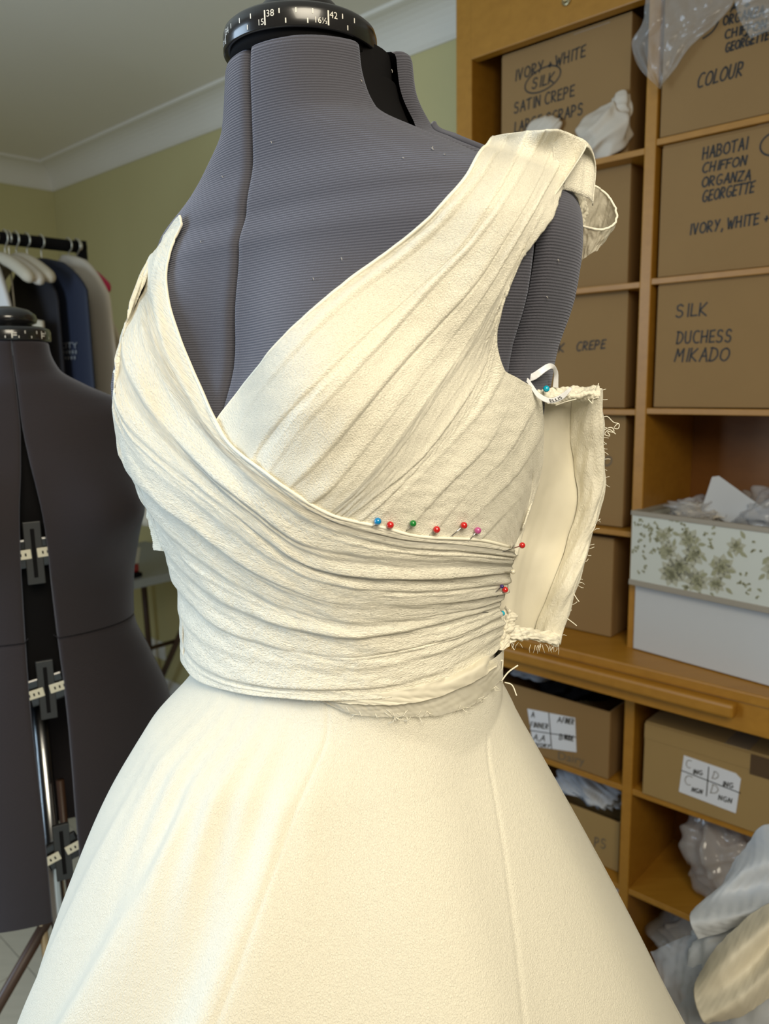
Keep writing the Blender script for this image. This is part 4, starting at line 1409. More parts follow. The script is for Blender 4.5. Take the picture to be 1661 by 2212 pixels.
# bodice underlining showing below the wrap, and a sheer frayed layer beneath
SBV = BVHTree.FromPolygons([tuple(v) for v in SG.reshape(-1, 3)], grid_faces(len(zs_s), len(ts_s), True).tolist())
both_v = np.vstack([BV, SG.reshape(-1, 3)])
both_f = BF.tolist() + (grid_faces(len(zs_s), len(ts_s), True) + len(BV)).tolist()
BOTH = BVHTree.FromPolygons([tuple(v) for v in both_v], both_f)


def patch(name, curves, off, m, nt=160, sub=14, amp=0.001, seed=1, ripple=0.0008, bvh=None, mode='tuck', thick=True):
    G = np.array([onbody_curve(c, nt, o, bvh or BOTH) for c, o in zip(curves, off)])
    G = smooth_rows(G, 4)
    return pleat_sheet(name, G, m, gown, [amp] * (len(curves) - 1), seed, sub=sub, ripple=ripple, mode=mode)


patch('underlining', [
    [(560, 1485), (650, 1497), (740, 1500), (850, 1493), (950, 1466), (1035, 1425), (1085, 1385)],
    [(600, 1494), (680, 1505), (750, 1512), (850, 1508), (945, 1484), (1030, 1444), (1078, 1412)],
    [(690, 1508), (735, 1519), (790, 1522), (860, 1522), (945, 1506), (1025, 1472), (1074, 1440)]],
    (0.0035, 0.0045, 0.005), M['lining'], seed=4, amp=0.0002, ripple=0.0004)
_, PS = patch('sheer_layer', [
    [(660, 1500), (735, 1510), (800, 1510), (870, 1506), (945, 1488), (1025, 1450), (1076, 1425)],
    [(680, 1508), (745, 1523), (815, 1526), (890, 1524), (960, 1510), (1035, 1478), (1078, 1440)],
    [(700, 1516), (755, 1540), (825, 1548), (900, 1549), (970, 1540), (1040, 1512), (1084, 1460)]],
    (0.002, 0.0028, 0.003), M['sheer'], seed=9, amp=0.0002, ripple=0.0006)

# ------------------------------------------------------------------ side opening: lining flap with folded seam allowances
def free_sheet(name, cols, m, seed, sub=18, ripple=0.0005, nt=140, thick=0.0008, parent=None):
    """cols = list of (pixel polyline, distances along it) -> smooth free-hanging sheet."""
    C = []
    for pl, ds in cols:
        q = catmull(np.column_stack([pl, ds]), nt)
        C.append([at_depth(x, y, d) for x, y, d in q])
    G = np.array(C)
    rows = []
    nc = len(G)
    for i in range(nc - 1):
        p0 = G[max(i - 1, 0)]; p1 = G[i]; p2 = G[i + 1]; p3 = G[min(i + 2, nc - 1)]
        for f in np.linspace(0, 1, sub, endpoint=False):
            rows.append(0.5 * (2 * p1 + (p2 - p0) * f + (2 * p0 - 5 * p1 + 4 * p2 - p3) * f ** 2 + (3 * p1 - p0 - 3 * p2 + p3) * f ** 3))
    rows.append(G[-1])
    P = np.array(rows)
    N = np.cross(np.gradient(P, axis=0), np.gradient(P, axis=1))
    N /= np.linalg.norm(N, axis=2)[..., None] + 1e-12
    s = np.linspace(0, nc - 1, P.shape[0])[:, None]
    t = np.linspace(0, 1, nt)[None, :]
    P = P + N * (ripple * (wob(s * 4, t * 22, seed, 8) + 0.6 * wob(s * 9, t * 50, seed + 2, 8)))[..., None]
    ua = np.concatenate([np.zeros((P.shape[0], 1)), np.cumsum(np.linalg.norm(np.diff(P, axis=1), axis=2), axis=1)], 1)
    va = np.concatenate([np.zeros((1, nt)), np.cumsum(np.linalg.norm(np.diff(P, axis=0), axis=2), axis=0)], 0)
    o = mesh(name, P.reshape(-1, 3), grid_faces(P.shape[0], nt), m, parent or gown, uv=np.stack([ua, va], -1).reshape(-1, 2))
    if thick:
        solid(o, thick)
    return o, P


def bd(px, py):
    p = on_body(px, py, 0.0)
    return float(np.linalg.norm(p - CAM))


edge_px = [(1168, 850), (1171, 930), (1169, 1000), (1152, 1070), (1130, 1140), (1116, 1200), (1106, 1280), (1102, 1362)]
edge_d = [bd(x - 8, y) + 0.004 for x, y in edge_px]
D0 = [d + 0.0 for d in edge_d]
cols = [
    ([(x - 34, y + 4) for x, y in edge_px], [d + 0.002 for d in D0]),
    (edge_px, [d + 0.006 for d in D0]),
    ([(1205, 845), (1206, 930), (1205, 1000), (1190, 1080), (1168, 1160), (1150, 1220), (1132, 1300), (1126, 1368)], [d + 0.026 for d in D0]),
    ([(1238, 845), (1235, 930), (1240, 1000), (1247, 1090), (1222, 1180), (1195, 1260), (1170, 1320), (1150, 1372)], [d + 0.042 for d in D0]),
]
free_sheet('lining_panel', cols, M['lining'], 3, ripple=0.00012)
cols = [
    ([(1237, 848), (1234, 930), (1240, 1000), (1248, 1092), (1222, 1180), (1195, 1260), (1170, 1320), (1152, 1374)], [d + 0.040 for d in D0]),
    ([(1268, 845), (1267, 930), (1270, 1000), (1275, 1085), (1246, 1180), (1218, 1260), (1196, 1320), (1178, 1380)], [d + 0.030 for d in D0]),
    ([(1294, 838), (1299, 930), (1300, 1000), (1301, 1062), (1272, 1165), (1246, 1250), (1226, 1320), (1206, 1390)], [d + 0.030 for d in D0]),
    ([(1297, 842), (1302, 930), (1303, 1000), (1304, 1064), (1276, 1166), (1250, 1250), (1229, 1320), (1208, 1392)], [d + 0.036 for d in D0]),
]
_, PSA = free_sheet('seam_allowance', cols, M['tape_seam'], 8, ripple=0.0006)
# overlocked edge of the front panel beside the lining
cols = [
    ([(x - 12, y) for x, y in edge_px[:6]], [d - 0.0035 for d in D0[:6]]),
    ([(x - 2, y) for x, y in edge_px[:6]], [d - 0.004 for d in D0[:6]]),
    ([(x + 3, y) for x, y in edge_px[:6]], [d + 0.002 for d in D0[:6]]),
]
free_sheet('overlock_edge', cols, M['tape_seam'], 5, ripple=0.0003)
# gathered roll along the top and the frayed bottom of the opening
dt = D0[0]
cols = [
    ([(1128, 818), (1165, 838), (1210, 838), (1255, 836), (1294, 836)], [dt - 0.002, dt, dt + 0.018, dt + 0.03, dt + 0.028]),
    ([(1140, 838), (1172, 855), (1212, 857), (1256, 852), (1297, 850)], [dt - 0.004, dt - 0.004, dt + 0.010, dt + 0.018, dt + 0.02]),
    ([(1160, 862), (1185, 872), (1215, 872), (1245, 866), (1290, 864)], [dt - 0.001, dt + 0.002, dt + 0.018, dt + 0.026, dt + 0.024]),
]
free_sheet('rolled_top_edge', cols, M['tape_seam'], 15, ripple=0.0008)
db = D0[-1]
cols = [
    ([(1072, 1352), (1105, 1350), (1150, 1360), (1180, 1366), (1208, 1372)], [db - 0.006, db - 0.004, db + 0.010, db + 0.022, db + 0.030]),
    ([(1070, 1378), (1108, 1372), (1150, 1374), (1182, 1380), (1208, 1384)], [db - 0.008, db - 0.007, db + 0.004, db + 0.014, db + 0.022]),
    ([(1078, 1398), (1110, 1384), (1150, 1384), (1182, 1390), (1204, 1396)], [db - 0.004, db - 0.003, db + 0.008, db + 0.018, db + 0.026]),
]
free_sheet('frayed_bottom_edge', cols, M['tape_seam'], 25, ripple=0.0011)
# wrap end turned out at the side
cols = [
    ([(1058, 1395), (1066, 1360), (1080, 1330), (1092, 1308)], [db - 0.010] * 4),
    ([(1085, 1405), (1090, 1370), (1098, 1340), (1103, 1318)], [db - 0.014] * 4),
    ([(1102, 1392), (1100, 1372), (1112, 1350), (1118, 1330)], [db - 0.008] * 4),
]
free_sheet('turned_out_end', cols, M['lining'], 35, ripple=0.0008)

# strap at the back of the shoulder: lining tail and an organza loop
ds0 = bd(1235, 420)
cols = [
    ([(1266, 326), (1250, 345), (1236, 385), (1246, 430), (1252, 482)], [ds0 + 0.015, ds0 + 0.018, ds0 + 0.022, ds0 + 0.02, ds0 + 0.02]),
    ([(1274, 335), (1264, 362), (1252, 395), (1258, 430), (1256, 486)], [ds0 + 0.02, ds0 + 0.028, ds0 + 0.03, ds0 + 0.028, ds0 + 0.028]),
    ([(1272, 348), (1264, 385), (1262, 420), (1268, 455), (1262, 492)], [ds0 + 0.04, ds0 + 0.044, ds0 + 0.044, ds0 + 0.04, ds0 + 0.04]),
]
free_sheet('strap_lining', cols, M['lining'], 6, ripple=0.0006)
cols = [
    ([(1262, 398), (1285, 402), (1312, 422), (1332, 455), (1326, 485), (1296, 496), (1250, 487)], [ds0 + 0.05, ds0 + 0.055, ds0 + 0.06, ds0 + 0.05, ds0 + 0.03, ds0 + 0.02, ds0 + 0.025]),
    ([(1260, 440), (1280, 446), (1302, 462), (1326, 478), (1318, 505), (1288, 520), (1250, 522)], [ds0 + 0.05, ds0 + 0.055, ds0 + 0.06, ds0 + 0.05, ds0 + 0.03, ds0 + 0.02, ds0 + 0.025]),
    ([(1256, 490), (1272, 492), (1290, 500), (1306, 512), (1300, 530), (1276, 548), (1248, 572)], [ds0 + 0.05, ds0 + 0.055, ds0 + 0.06, ds0 + 0.05, ds0 + 0.03, ds0 + 0.02, ds0 + 0.025]),
]
_, PLo = free_sheet('organza_loop', cols, M['organza'], 7, ripple=0.0006, thick=0)
tube('loop_edge', PLo[0][::2], 0.0008, M['thread'], gown, 6)

# lining standing out at the far side
dfs = bd(345, 1120)
free_sheet('side_lining', [
    ([(322, 1092), (317, 1112), (327, 1150), (333, 1188)], [dfs + 0.035] * 4),
    ([(338, 1096), (336, 1116), (344, 1152), (350, 1190)], [dfs + 0.020] * 4),
    ([(362, 1100), (366, 1130), (372, 1160), (378, 1192)], [dfs + 0.012] * 4)], M['lining'], 12, ripple=0.0004)

# hanging tape with printed name, looped at the underarm
cols = [
    ([(1122, 818), (1150, 806), (1186, 785), (1204, 800), (1206, 838)], [dt - 0.012, dt - 0.014, dt - 0.010, dt + 0.004, dt + 0.010]),
    ([(1130, 826), (1156, 820), (1188, 797), (1196, 806), (1194, 836)], [dt - 0.012, dt - 0.014, dt - 0.011, dt + 0.004, dt + 0.010]),
]
hl, _ = free_sheet('hanger_tape', cols, M['ribbon'], 2, ripple=0.0001, thick=0.0006, sub=6)
lower = ([(1124, 819), (1140, 817), (1150, 830), (1166, 850), (1190, 860), (1214, 850), (1230, 836)], [dt - 0.014, dt - 0.017, dt - 0.018, dt - 0.018, dt - 0.016, dt - 0.008, dt + 0.006])
lower2 = ([(1122, 824), (1136, 824), (1146, 838), (1162, 860), (1188, 871), (1216, 862), (1236, 840)], [dt - 0.014, dt - 0.017, dt - 0.018, dt - 0.018, dt - 0.016, dt - 0.008, dt + 0.006])
tp_, PT = free_sheet('hanger_tape', [lower, lower2], M['ribbon'], 2, ripple=0.0, thick=0.0005, sub=6)
tv, tf = font_mesh('ELLIS', 1.0)
tv[:, 0] /= tv[:, 0].max(); tv[:, 1] /= 0.73
TVs = []
for v in tv:
    a = 0.60 + 0.20 * v[0]
    i = a * (PT.shape[1] - 1)
    i0 = int(i); fi = i - i0
    pa = PT[0, i0] * (1 - fi) + PT[0, i0 + 1] * fi
    pb = PT[-1, i0] * (1 - fi) + PT[-1, i0 + 1] * fi
    g = 0.82 - 0.64 * v[1]
    p = pa * (1 - g) + pb * g
    TVs.append(p - ray(1190, 860) * 0.0009)
mesh('printed_name', TVs, tf, M['ink'], tp_, smooth=False)

# loose threads
def thread(pts, d0, d1, rad=0.00035):
    q = catmull(pts, max(10, 5 * len(pts)))
    ds_ = np.linspace(d0, d1, len(q))
    return tube('loose_thread', [at_depth(x, y, d) for (x, y), d in zip(q, ds_)], rad, M['thread'], gown, 5)


dm = D0[3] + 0.03
thread([(1300, 902), (1312, 900), (1325, 912), (1337, 916), (1335, 926), (1326, 924), (1334, 915)], dm, dm)
thread([(1299, 935), (1310, 926), (1322, 924), (1326, 934), (1312, 932), (1318, 942), (1306, 938), (1316, 928), (1330, 938)], dm, dm)
thread([(1238, 1280), (1245, 1292), (1251, 1300)], dm, dm)
thread([(1224, 1335), (1236, 1344), (1246, 1352)], dm, dm)
thread([(1276, 1152), (1284, 1140), (1286, 1132)], dm, dm)
thread([(1250, 1212), (1256, 1209)], dm, dm, 0.0006)
thread([(1104, 1384), (1106, 1396), (1111, 1404)], db, db)
thread([(1084, 1470), (1098, 1452), (1119, 1437)], db - 0.01, db - 0.01, 0.0006)
thread([(1078, 1432), (1086, 1426), (1084, 1446), (1076, 1452)], db - 0.01, db - 0.01)
thread([(1090, 1474), (1106, 1480), (1116, 1503)], db - 0.01, db - 0.01, 0.0005)
thread([(1285, 850), (1290, 838), (1293, 828)], dt + 0.02, dt + 0.02)
thread([(1278, 848), (1286, 836), (1281, 832)], dt + 0.02, dt + 0.02)
thread([(1270, 862), (1280, 872), (1281, 862), (1294, 858)], dt + 0.016, dt + 0.016)
thread([(1200, 876), (1222, 868), (1245, 862)], dt + 0.006, dt + 0.01)
for k in range(46):
    # fringe along the folded seam edge and the frayed bottom
    a = RNG.uniform(0, 1)
    if k < 26:
        i = int(a * (PSA.shape[1] - 1))
        p = PSA[-1, i]
        dirp = WM[0] * RNG.uniform(0.002, 0.005) + np.array([0, 0, RNG.uniform(-0.003, 0.003)])
    else:
        p = at_depth(1100 + 108 * a, 1384 + 12 * a + RNG.uniform(-2, 4), db + 0.03 * a - 0.004)
        dirp = np.array([RNG.uniform(-0.003, 0.003), 0, -RNG.uniform(0.003, 0.007)])
    mid = p + dirp * 0.5 + np.array([RNG.uniform(-1, 1), 0, RNG.uniform(-1, 1)]) * 0.0009
    tube('loose_thread', [p, mid, p + dirp], 0.00022, M['thread'], gown, 4)
for k in range(44):
    # whiskers where the sheer layer has frayed
    i = RNG.integers(20, PS.shape[1] - 4)
    p = PS[-1, i] - ray(900, 1500) * 0.001
    dirp = np.array([RNG.uniform(-0.006, 0.006), 0, RNG.uniform(-0.005, 0.006)])
    tube('loose_thread', [p, p + dirp * 0.5 + np.array([RNG.uniform(-1, 1), -0.5, RNG.uniform(-1, 1)]) * 0.0015, p + dirp], 0.00022, M['thread'], gown, 4)
M['red_thread'] = mat('red_thread', (0.35, 0.03, 0.02), 0.6)
q = [at_depth(x, y, bd(1085, y) - 0.012) for x, y in catmull([(1068, 1352), (1080, 1362), (1095, 1380)], 10)]
tube('tacking_thread', q, 0.0004, M['red_thread'], gown, 5)

# ------------------------------------------------------------------ pins
DRV = BVHTree.FromPolygons([tuple(v) for v in np.vstack([PR.reshape(-1, 3), PW.reshape(-1, 3)])],
                           grid_faces(PR.shape[0], PR.shape[1]).tolist() + (grid_faces(PW.shape[0], PW.shape[1]) + PR.shape[0] * PR.shape[1]).tolist())
PINC = {'red': (0.55, 0.012, 0.012), 'blue': (0.0, 0.22, 0.50), 'cyan': (0.0, 0.38, 0.55), 'green': (0.01, 0.20, 0.03), 'pink': (0.50, 0.09, 0.28), 'pearl': (0.70, 0.66, 0.52), 'purple': (0.04, 0.02, 0.14)}
for k, v in PINC.items():
    M['pin_' + k] = mat('pin_head_' + k, v, 0.2, coat=0.6, spec=0.6)
PINS = [
    ('blue', (816, 1126), (803, 1139), 'blue-headed pin, leftmost in the row along the wrap edge', 1.0),
    ('red', (843, 1134), (836, 1142), 'red-headed pin beside the blue one on the wrap edge', 1.0),
    ('green', (892, 1131), (876, 1148), 'green-headed pin in the row along the wrap edge', 0.95),
    ('red', (943, 1144), (927, 1157), 'red-headed pin right of the green one', 1.0),
    ('red', (1002, 1135), (968, 1164), 'red-headed pin with a long bare shaft, left of the pink one', 1.0),
    ('pink', (1032, 1146), (1010, 1171), 'pink-headed pin at the right end of the row along the wrap edge', 1.0),
    ('red', (1128, 1178), (1070, 1197), 'red-headed pin sticking out over the lining at the side', 0.95),
    ('pearl', (1108, 1235), (1055, 1234), 'pearl-headed pin at the side opening', 0.8),
    ('purple', (1084, 1267), (1054, 1293), 'small dark purple pin behind a red one at the side opening', 0.65),
    ('red', (1091, 1274), (1070, 1292), 'red-headed pin beside the dark purple one', 0.95),
    ('cyan', (1085, 1325), (1035, 1322), 'turquoise pin at the lower end of the wrap', 0.85),
]


def make_pin(col, hp, tp, label, size, lift=0.0045, dist=None):
    d0 = ray(*hp)
    h = DRV.ray_cast(CAMV, Vector(d0))
    dist_h = (h[3] if h[0] is not None else bd(*hp) - 0.006) if dist is None else dist
    if h[0] is None and dist is None:
        lift = lift + 0.010
    head = CAM + d0 * (dist_h - lift)
    d1 = ray(*tp)
    h1 = DRV.ray_cast(CAMV, Vector(d1))
    tipd = (h1[3] if h1[0] is not None else dist_h) if dist is None else dist + 0.01
    tip = CAM + d1 * (tipd - 0.0004)
    r = 0.0023 * size
    t = thing('dressmaking_pin', label, 'pin', head, 'pins in the gown')
    prof = [(r * math.sin(a), -r * math.cos(a)) for a in np.linspace(0.02, math.pi - 0.02, 14)]
    lathe('pin_head', prof, head, M['pin_' + col], t, 20)
    tube('shaft', [head, head * 0.5 + tip * 0.5, tip], 0.00042, M['metal'], t, 6)


for p in PINS:
    make_pin(*p, 0.0045 if p[1][0] < 1060 else 0.010)
make_pin('cyan', (1180, 840), (1168, 850), 'turquoise pin at the underarm behind the printed hanging tape', 0.95, 0.0, dt - 0.008)

# ------------------------------------------------------------------ second dress form at the left
Y2 = 1.12
p_neck = CAM + ray(8, 735) * (Y2 / ray(8, 735)[1])
p_waist = CAM + ray(98, 1345) * (Y2 / ray(98, 1345)[1])
X2 = float(p_waist[0]) - 0.012
Z2 = float(p_waist[2])
VS = float(p_neck[2] - p_waist[2]) / 0.455
YAW2 = math.radians(-27)
LEAN = float(p_neck[0] - p_waist[0]) / 0.455
SC2 = 1.0
ZK2 = [-.46, -.36, -.25, -.15, -.07, 0, .07, .13, .19, .25, .30, .335, .36, .385, .41, .44, .50]
KA2 = [.178, .186, .192, .182, .158, .138, .142, .152, .162, .164, .168, .166, .140, .094, .060, .050, .047]
KF2 = [.128, .132, .134, .124, .112, .104, .110, .122, .130, .124, .108, .096, .086, .076, .062, .053, .050]
KB2 = [.148, .156, .158, .140, .112, .096, .098, .104, .110, .112, .108, .100, .092, .080, .064, .053, .050]


def local2(T, z):
    T = np.asarray(T, float)
    zz = np.full_like(T, z)
    a, bf, bb = pchip(ZK2, KA2, zz), pchip(ZK2, KF2, zz), pchip(ZK2, KB2, zz)
    s, c = np.sin(T), np.cos(T)
    n = 2.3
    r = 1 / ((np.abs(s) / a) ** n + (np.abs(c) / np.where(c > 0, bf, bb)) ** n) ** (1 / n)
    r = r + 0.040 * (np.exp(-((T - .72) / .36) ** 2) + np.exp(-((T + .72) / .36) ** 2)) * np.exp(-((zz - .195) / .06) ** 2)
    return np.stack([r * s, r * c, zz], -1)


def to_world2(L):
    L = np.asarray(L, float).copy()
    L[..., 2] *= VS
    P = to_world(L, X2, Y2, Z2, YAW2)
    P[..., 0] += np.clip(LEAN * L[..., 2] / VS, -0.05, 0.05) * 0
    return P


f2 = thing('dress_form', 'dark plum adjustable dress form standing bare at the left, opened along the front', 'dress form', (X2, Y2, 0))
gcf2 = lambda z: float(pchip([-.46, -.3, -.12, 0, .1, .2, .28, .34, .45], [.022, .021, .023, .021, .018, .013, .005, .001, .001], np.array([z]))[0])
gs2 = lambda z: 0.004
z_up = np.concatenate([np.linspace(.004, .30, 40), np.linspace(.304, .447, 50)])
z_lo = np.linspace(-.445, -.004, 50)
for nm, a, b, g0, g1 in (('front', lambda z: 0.0, lambda z: 1.5, gcf2, gs2), ('front', lambda z: -1.5, lambda z: 0.0, gs2, gcf2), ('back', lambda z: 1.5, lambda z: math.pi, gs2, gs2), ('back', lambda z: -math.pi, lambda z: -1.5, gs2, gs2)):
    shell(nm + '_upper_panel', a, b, g0, g1, z_up, M['knit2'], f2, local2, to_world2, curl=0.003, wall=0.01)
    shell(nm + '_lower_panel', a, b, g0, g1, z_lo, M['knit2'], f2, local2, to_world2, curl=0.003, wall=0.008)
zz = np.linspace(-.10, .43, 40)
T = np.linspace(0, 2 * math.pi, 40, endpoint=False)
dark_fill2 = np.array([local2(T, z) * np.array([0.75, 0.72, 1]) for z in zz])
mesh('inner_dark_fill', to_world2(dark_fill2).reshape(-1, 3), grid_faces(40, 40, True), M['black_dull'], f2)  # black fill in place of the shade seen through the open front
RC2 = to_world2(np.array([0, 0.0, 0.452]))
lathe('neck_collar', [(0.045, 0.0), (0.0525, 0.0), (0.0535, 0.002), (0.0535, 0.013), (0.052, 0.017), (0.045, 0.020), (0.02, 0.022)], RC2, M['black'], f2, 72)
lathe('neck_cap', [(0.030, 0.020), (0.030, 0.024), (0.036, 0.026), (0.0375, 0.031), (0.036, 0.037), (0.027, 0.044), (0.012, 0.048), (0.003, 0.0485)], RC2, M['black'], f2, 48)
CA2 = math.atan2(CAM[1] - RC2[1], CAM[0] - RC2[0])
VV2, FF2 = [], []
for k, dg in enumerate(range(-60, 76, 9)):
    big = k % 5 == 2
    for w0, w1, h0, h1 in ([(-0.0008, 0.0008, 0.003, 0.013), (0.001, 0.006, 0.009, 0.0105), (0.001, 0.006, 0.006, 0.0075)] if big else [(-0.0006, 0.0006, 0.009 if k % 2 else 0.003, 0.013 if k % 2 else 0.006)]):
        b0 = len(VV2)
        for u, v in ((w0, h0), (w1, h0), (w1, h1), (w0, h1)):
            a = CA2 + math.radians(dg) + u / 0.0537
            VV2.append(RC2 + np.array([0.0538 * math.cos(a), 0.0538 * math.sin(a), v]))
        FF2.append((b0, b0 + 1, b0 + 2, b0 + 3))
mesh('scale_marking', VV2, FF2, M['white_print'], f2, smooth=False)
M['dial'] = mat('dial_grey', (0.03, 0.03, 0.03), 0.45)
M['dial_label'] = mat('dial_label', (0.70, 0.66, 0.52), 0.5)
FRX = np.array([math.cos(YAW2), -math.sin(YAW2), 0.0])       # wearer's left, world
FRY = np.array([-math.sin(YAW2), -math.cos(YAW2), 0.0])      # front, world


def fbox(name, c, u, d, h, m, parent, tilt=0.0, bw=0.001):
    ct, st = math.cos(tilt), math.sin(tilt)
    ax = FRX * ct + np.array([0, 0, 1]) * st
    az = -FRX * st + np.array([0, 0, 1]) * ct
    v = [np.asarray(c) + ax * a * u + FRY * b * d + az * e_ * h for e_ in (-.5, .5) for a, b in ((-.5, -.5), (.5, -.5), (.5, .5), (-.5, .5))]
    o = mesh(name, v, BOXF, m, parent, smooth=False)
    bevel(o, bw)
    return o


for zz_, tl in ((.142, 0.05), (-.075, 0.16), (-.335, 0.30)):
    L = local2(np.array([0.0]), zz_)[0]
    c = to_world2(L) - FRY * 0.010
    dl = fbox('adjuster_slide', c, 0.022, 0.006, 0.085, M['dial'], f2, 0.0)
    fbox('slot', c + FRY * 0.0032, 0.005, 0.001, 0.066, M['black_dull'], dl, 0.0, 0)
    bk = fbox('adjuster_plate', c - FRY * 0.003, 0.05, 0.006, 0.040, M['black'], f2, tl, 0.004)
    for sg in (-1, 1):
        lb = fbox('size_label', c + FRY * 0.004 + FRX * sg * 0.0165 + np.array([0, 0, sg * 0.0165 * math.tan(tl)]), 0.026, 0.002, 0.013, M['dial_label'], f2, tl, 0.001)
        for q in (-0.006, 0.0, 0.006):
            fbox('numeral', c + FRY * 0.0052 + FRX * (sg * 0.0165 + q) + np.array([0, 0, (sg * 0.0165 + q) * math.tan(tl)]), 0.002, 0.0004, 0.004, M['black_dull'], lb, tl, 0)
# stand: pole with its wooden and dark stays
pc = to_world2(np.array([0, 0, -.30]))
M['stay_wood'] = mat('pale_wood_stay', (0.50, 0.36, 0.20), 0.5)
M['stay_dark'] = mat('dark_stay', (0.07, 0.035, 0.02), 0.45)
bx_, by_ = X2 - 0.01, Y2
tube('pole', [(bx_, by_, 0.02), (bx_, by_, 0.5), (bx_, by_, Z2 - 0.1)], 0.0125, M['metal'], f2, 16)
tube('pole_sleeve', [(bx_ - 0.022, by_ - 0.01, 0.04), (bx_ - 0.022, by_ - 0.01, Z2 - .25)], 0.006, M['stay_wood'], f2, 10)
tube('pole_sleeve', [(bx_ + 0.024, by_ - 0.005, 0.04), (bx_ + 0.024, by_ - 0.005, Z2 - .25)], 0.006, M['stay_dark'], f2, 10)
for a, l in ((3.5, 0.42), (5.6, 0.34), (1.4, 0.38)):
    e_ = np.array([bx_ + l * math.cos(a), by_ + l * math.sin(a), 0.012])
    tube('leg', [e_, np.array([bx_, by_, 0.62]) * 0.5 + e_ * 0.5, (bx_ + 0.014 * math.cos(a), by_ + 0.014 * math.sin(a), 0.62)], 0.009, M['stay_dark'], f2, 10)
    tube('stay', [(bx_, by_, 0.14), (bx_ + 0.5 * l * math.cos(a), by_ + 0.5 * l * math.sin(a), 0.31)], 0.005, M['stay_dark'], f2, 8)
# lint on the second form

# ------------------------------------------------------------------ clothes rail and garments
SR, NR0, NR1, ZR = -2.26, 0.45, 1.185, 1.85
rk = thing('clothes_rail', 'black clothes rail with hangers, near the left wall', 'clothes rail', W(SR, NR1, 0))
tube('rail', [W(SR, n, ZR) for n in np.linspace(NR0, NR1, 12)], 0.017, M['black_dull'], rk, 14)
tube('upright', [W(SR, NR1 - 0.01, 0.0), W(SR, NR1 - 0.01, ZR + 0.017)], 0.016, M['black_dull'], rk, 14)
tube('upright', [W(SR, NR0 + 0.01, 0.0), W(SR, NR0 + 0.01, ZR + 0.017)], 0.016, M['black_dull'], rk, 14)
tube('foot', [W(SR - 0.25, NR1 - 0.01, 0.02), W(SR + 0.25, NR1 - 0.01, 0.02)], 0.016, M['black_dull'], rk, 12)
tube('foot', [W(SR - 0.25, NR0 + 0.01, 0.02), W(SR + 0.25, NR0 + 0.01, 0.02)], 0.016, M['black_dull'], rk, 12)
M['hook'] = mat('hanger_hook', (0.55, 0.52, 0.42), 0.35, 0.6)
for k, px in enumerate((10, 30, 51, 82, 108, 134, 150, 164)):
    pass


def garment(label, n, half, top, bottom, m, slope=0.12, seed=1, thick=0.03, name='garment_bag', ds=0.0, flare=0.0):
    """Garment bag hanging across the rail: rounded shoulders, thin depth, soft folds."""
    c = W(SR + ds, n, bottom)
    t = thing(name, label, 'garment bag' if name == 'garment_bag' else 'garment', c, 'garments on the rail')
    nz, na = 40, 56
    V = []
    for i in range(nz):
        f = i / (nz - 1)
        z = bottom + (top - bottom) * f
        # half width shrinks near the top as a rounded shoulder
        u = (top - z)
        w = half * min(1.0, (max(u, 0.0005) / slope) ** 0.45) + flare * (1 - f)
        for k in range(na):
            a = 2 * math.pi * k / na
            rip = 1 + 0.10 * math.sin(5 * a + seed) * (1 - f) + 0.05 * math.sin(9 * a + 3 * z + seed)
            V.append(W(SR + ds + w * math.cos(a), n + thick * math.copysign(abs(math.sin(a)) ** 0.8, math.sin(a)) * rip, z))
    Fc = grid_faces(nz, na, True).tolist() + [list(range(na))[::-1], [(nz - 1) * na + k for k in range(na)]]
    bd_ = mesh('bag_body' if name == 'garment_bag' else 'cloth', V, Fc, m, t)
    hk = [W(SR + ds, n, top - 0.01), W(SR, n, ZR - 0.02), W(SR + 0.02, n, ZR - 0.01), W(SR + 0.022, n, ZR + 0.008), W(SR, n, ZR + 0.022), W(SR - 0.022, n, ZR + 0.008)]
    tube('hanger_hook', catmull(hk, 30), 0.0022, M['hook'], t, 8)
    return t, bd_


M['navy'] = mat('navy_bag', (0.006, 0.009, 0.024), 0.7)
M['bag_cream'] = mat('cream_bag', (0.48, 0.42, 0.31), 0.75)
M['bag_pale'] = mat('pale_bag', (0.55, 0.50, 0.42), 0.75)
M['bag_white'] = mat('white_bag', (0.62, 0.60, 0.56), 0.7)
M['magenta'] = mat('magenta_satin', (0.45, 0.003, 0.06), 0.4)
M['bag_black'] = mat('black_bag', (0.008, 0.006, 0.008), 0.8)
tn, navy = garment('navy garment bag printed with pale lettering, hanging behind the second form', 1.055, 0.245, 1.805, 0.98, M['navy'], 0.10, 2, 0.018)
garment('pale cream garment bag just behind the navy one', 1.135, 0.205, 1.822, 1.02, M['bag_pale'], 0.13, 5, 0.020, flare=0.06)
garment('brownish cream garment bag at the far end of the rail, by the wall', 1.165, 0.235, 1.72, 1.05, M['bag_cream'], 0.22, 8, 0.016, flare=0.05)
garment('black garment bag in front of the navy one', 1.015, 0.16, 1.79, 0.9, M['bag_black'], 0.10, 3, 0.016)
garment('white dress on a hanger at the picture edge, above the second form', 0.90, 0.178, 1.80, 0.95, M['bag_white'], 0.30, 4, 0.02, name='hanging_dress')
garment('low square-shouldered cream garment right behind the second form\'s neck', 0.965, 0.165, 1.64, 0.9, M['bag_cream'], 0.012, 6, 0.02, name='hanging_dress')
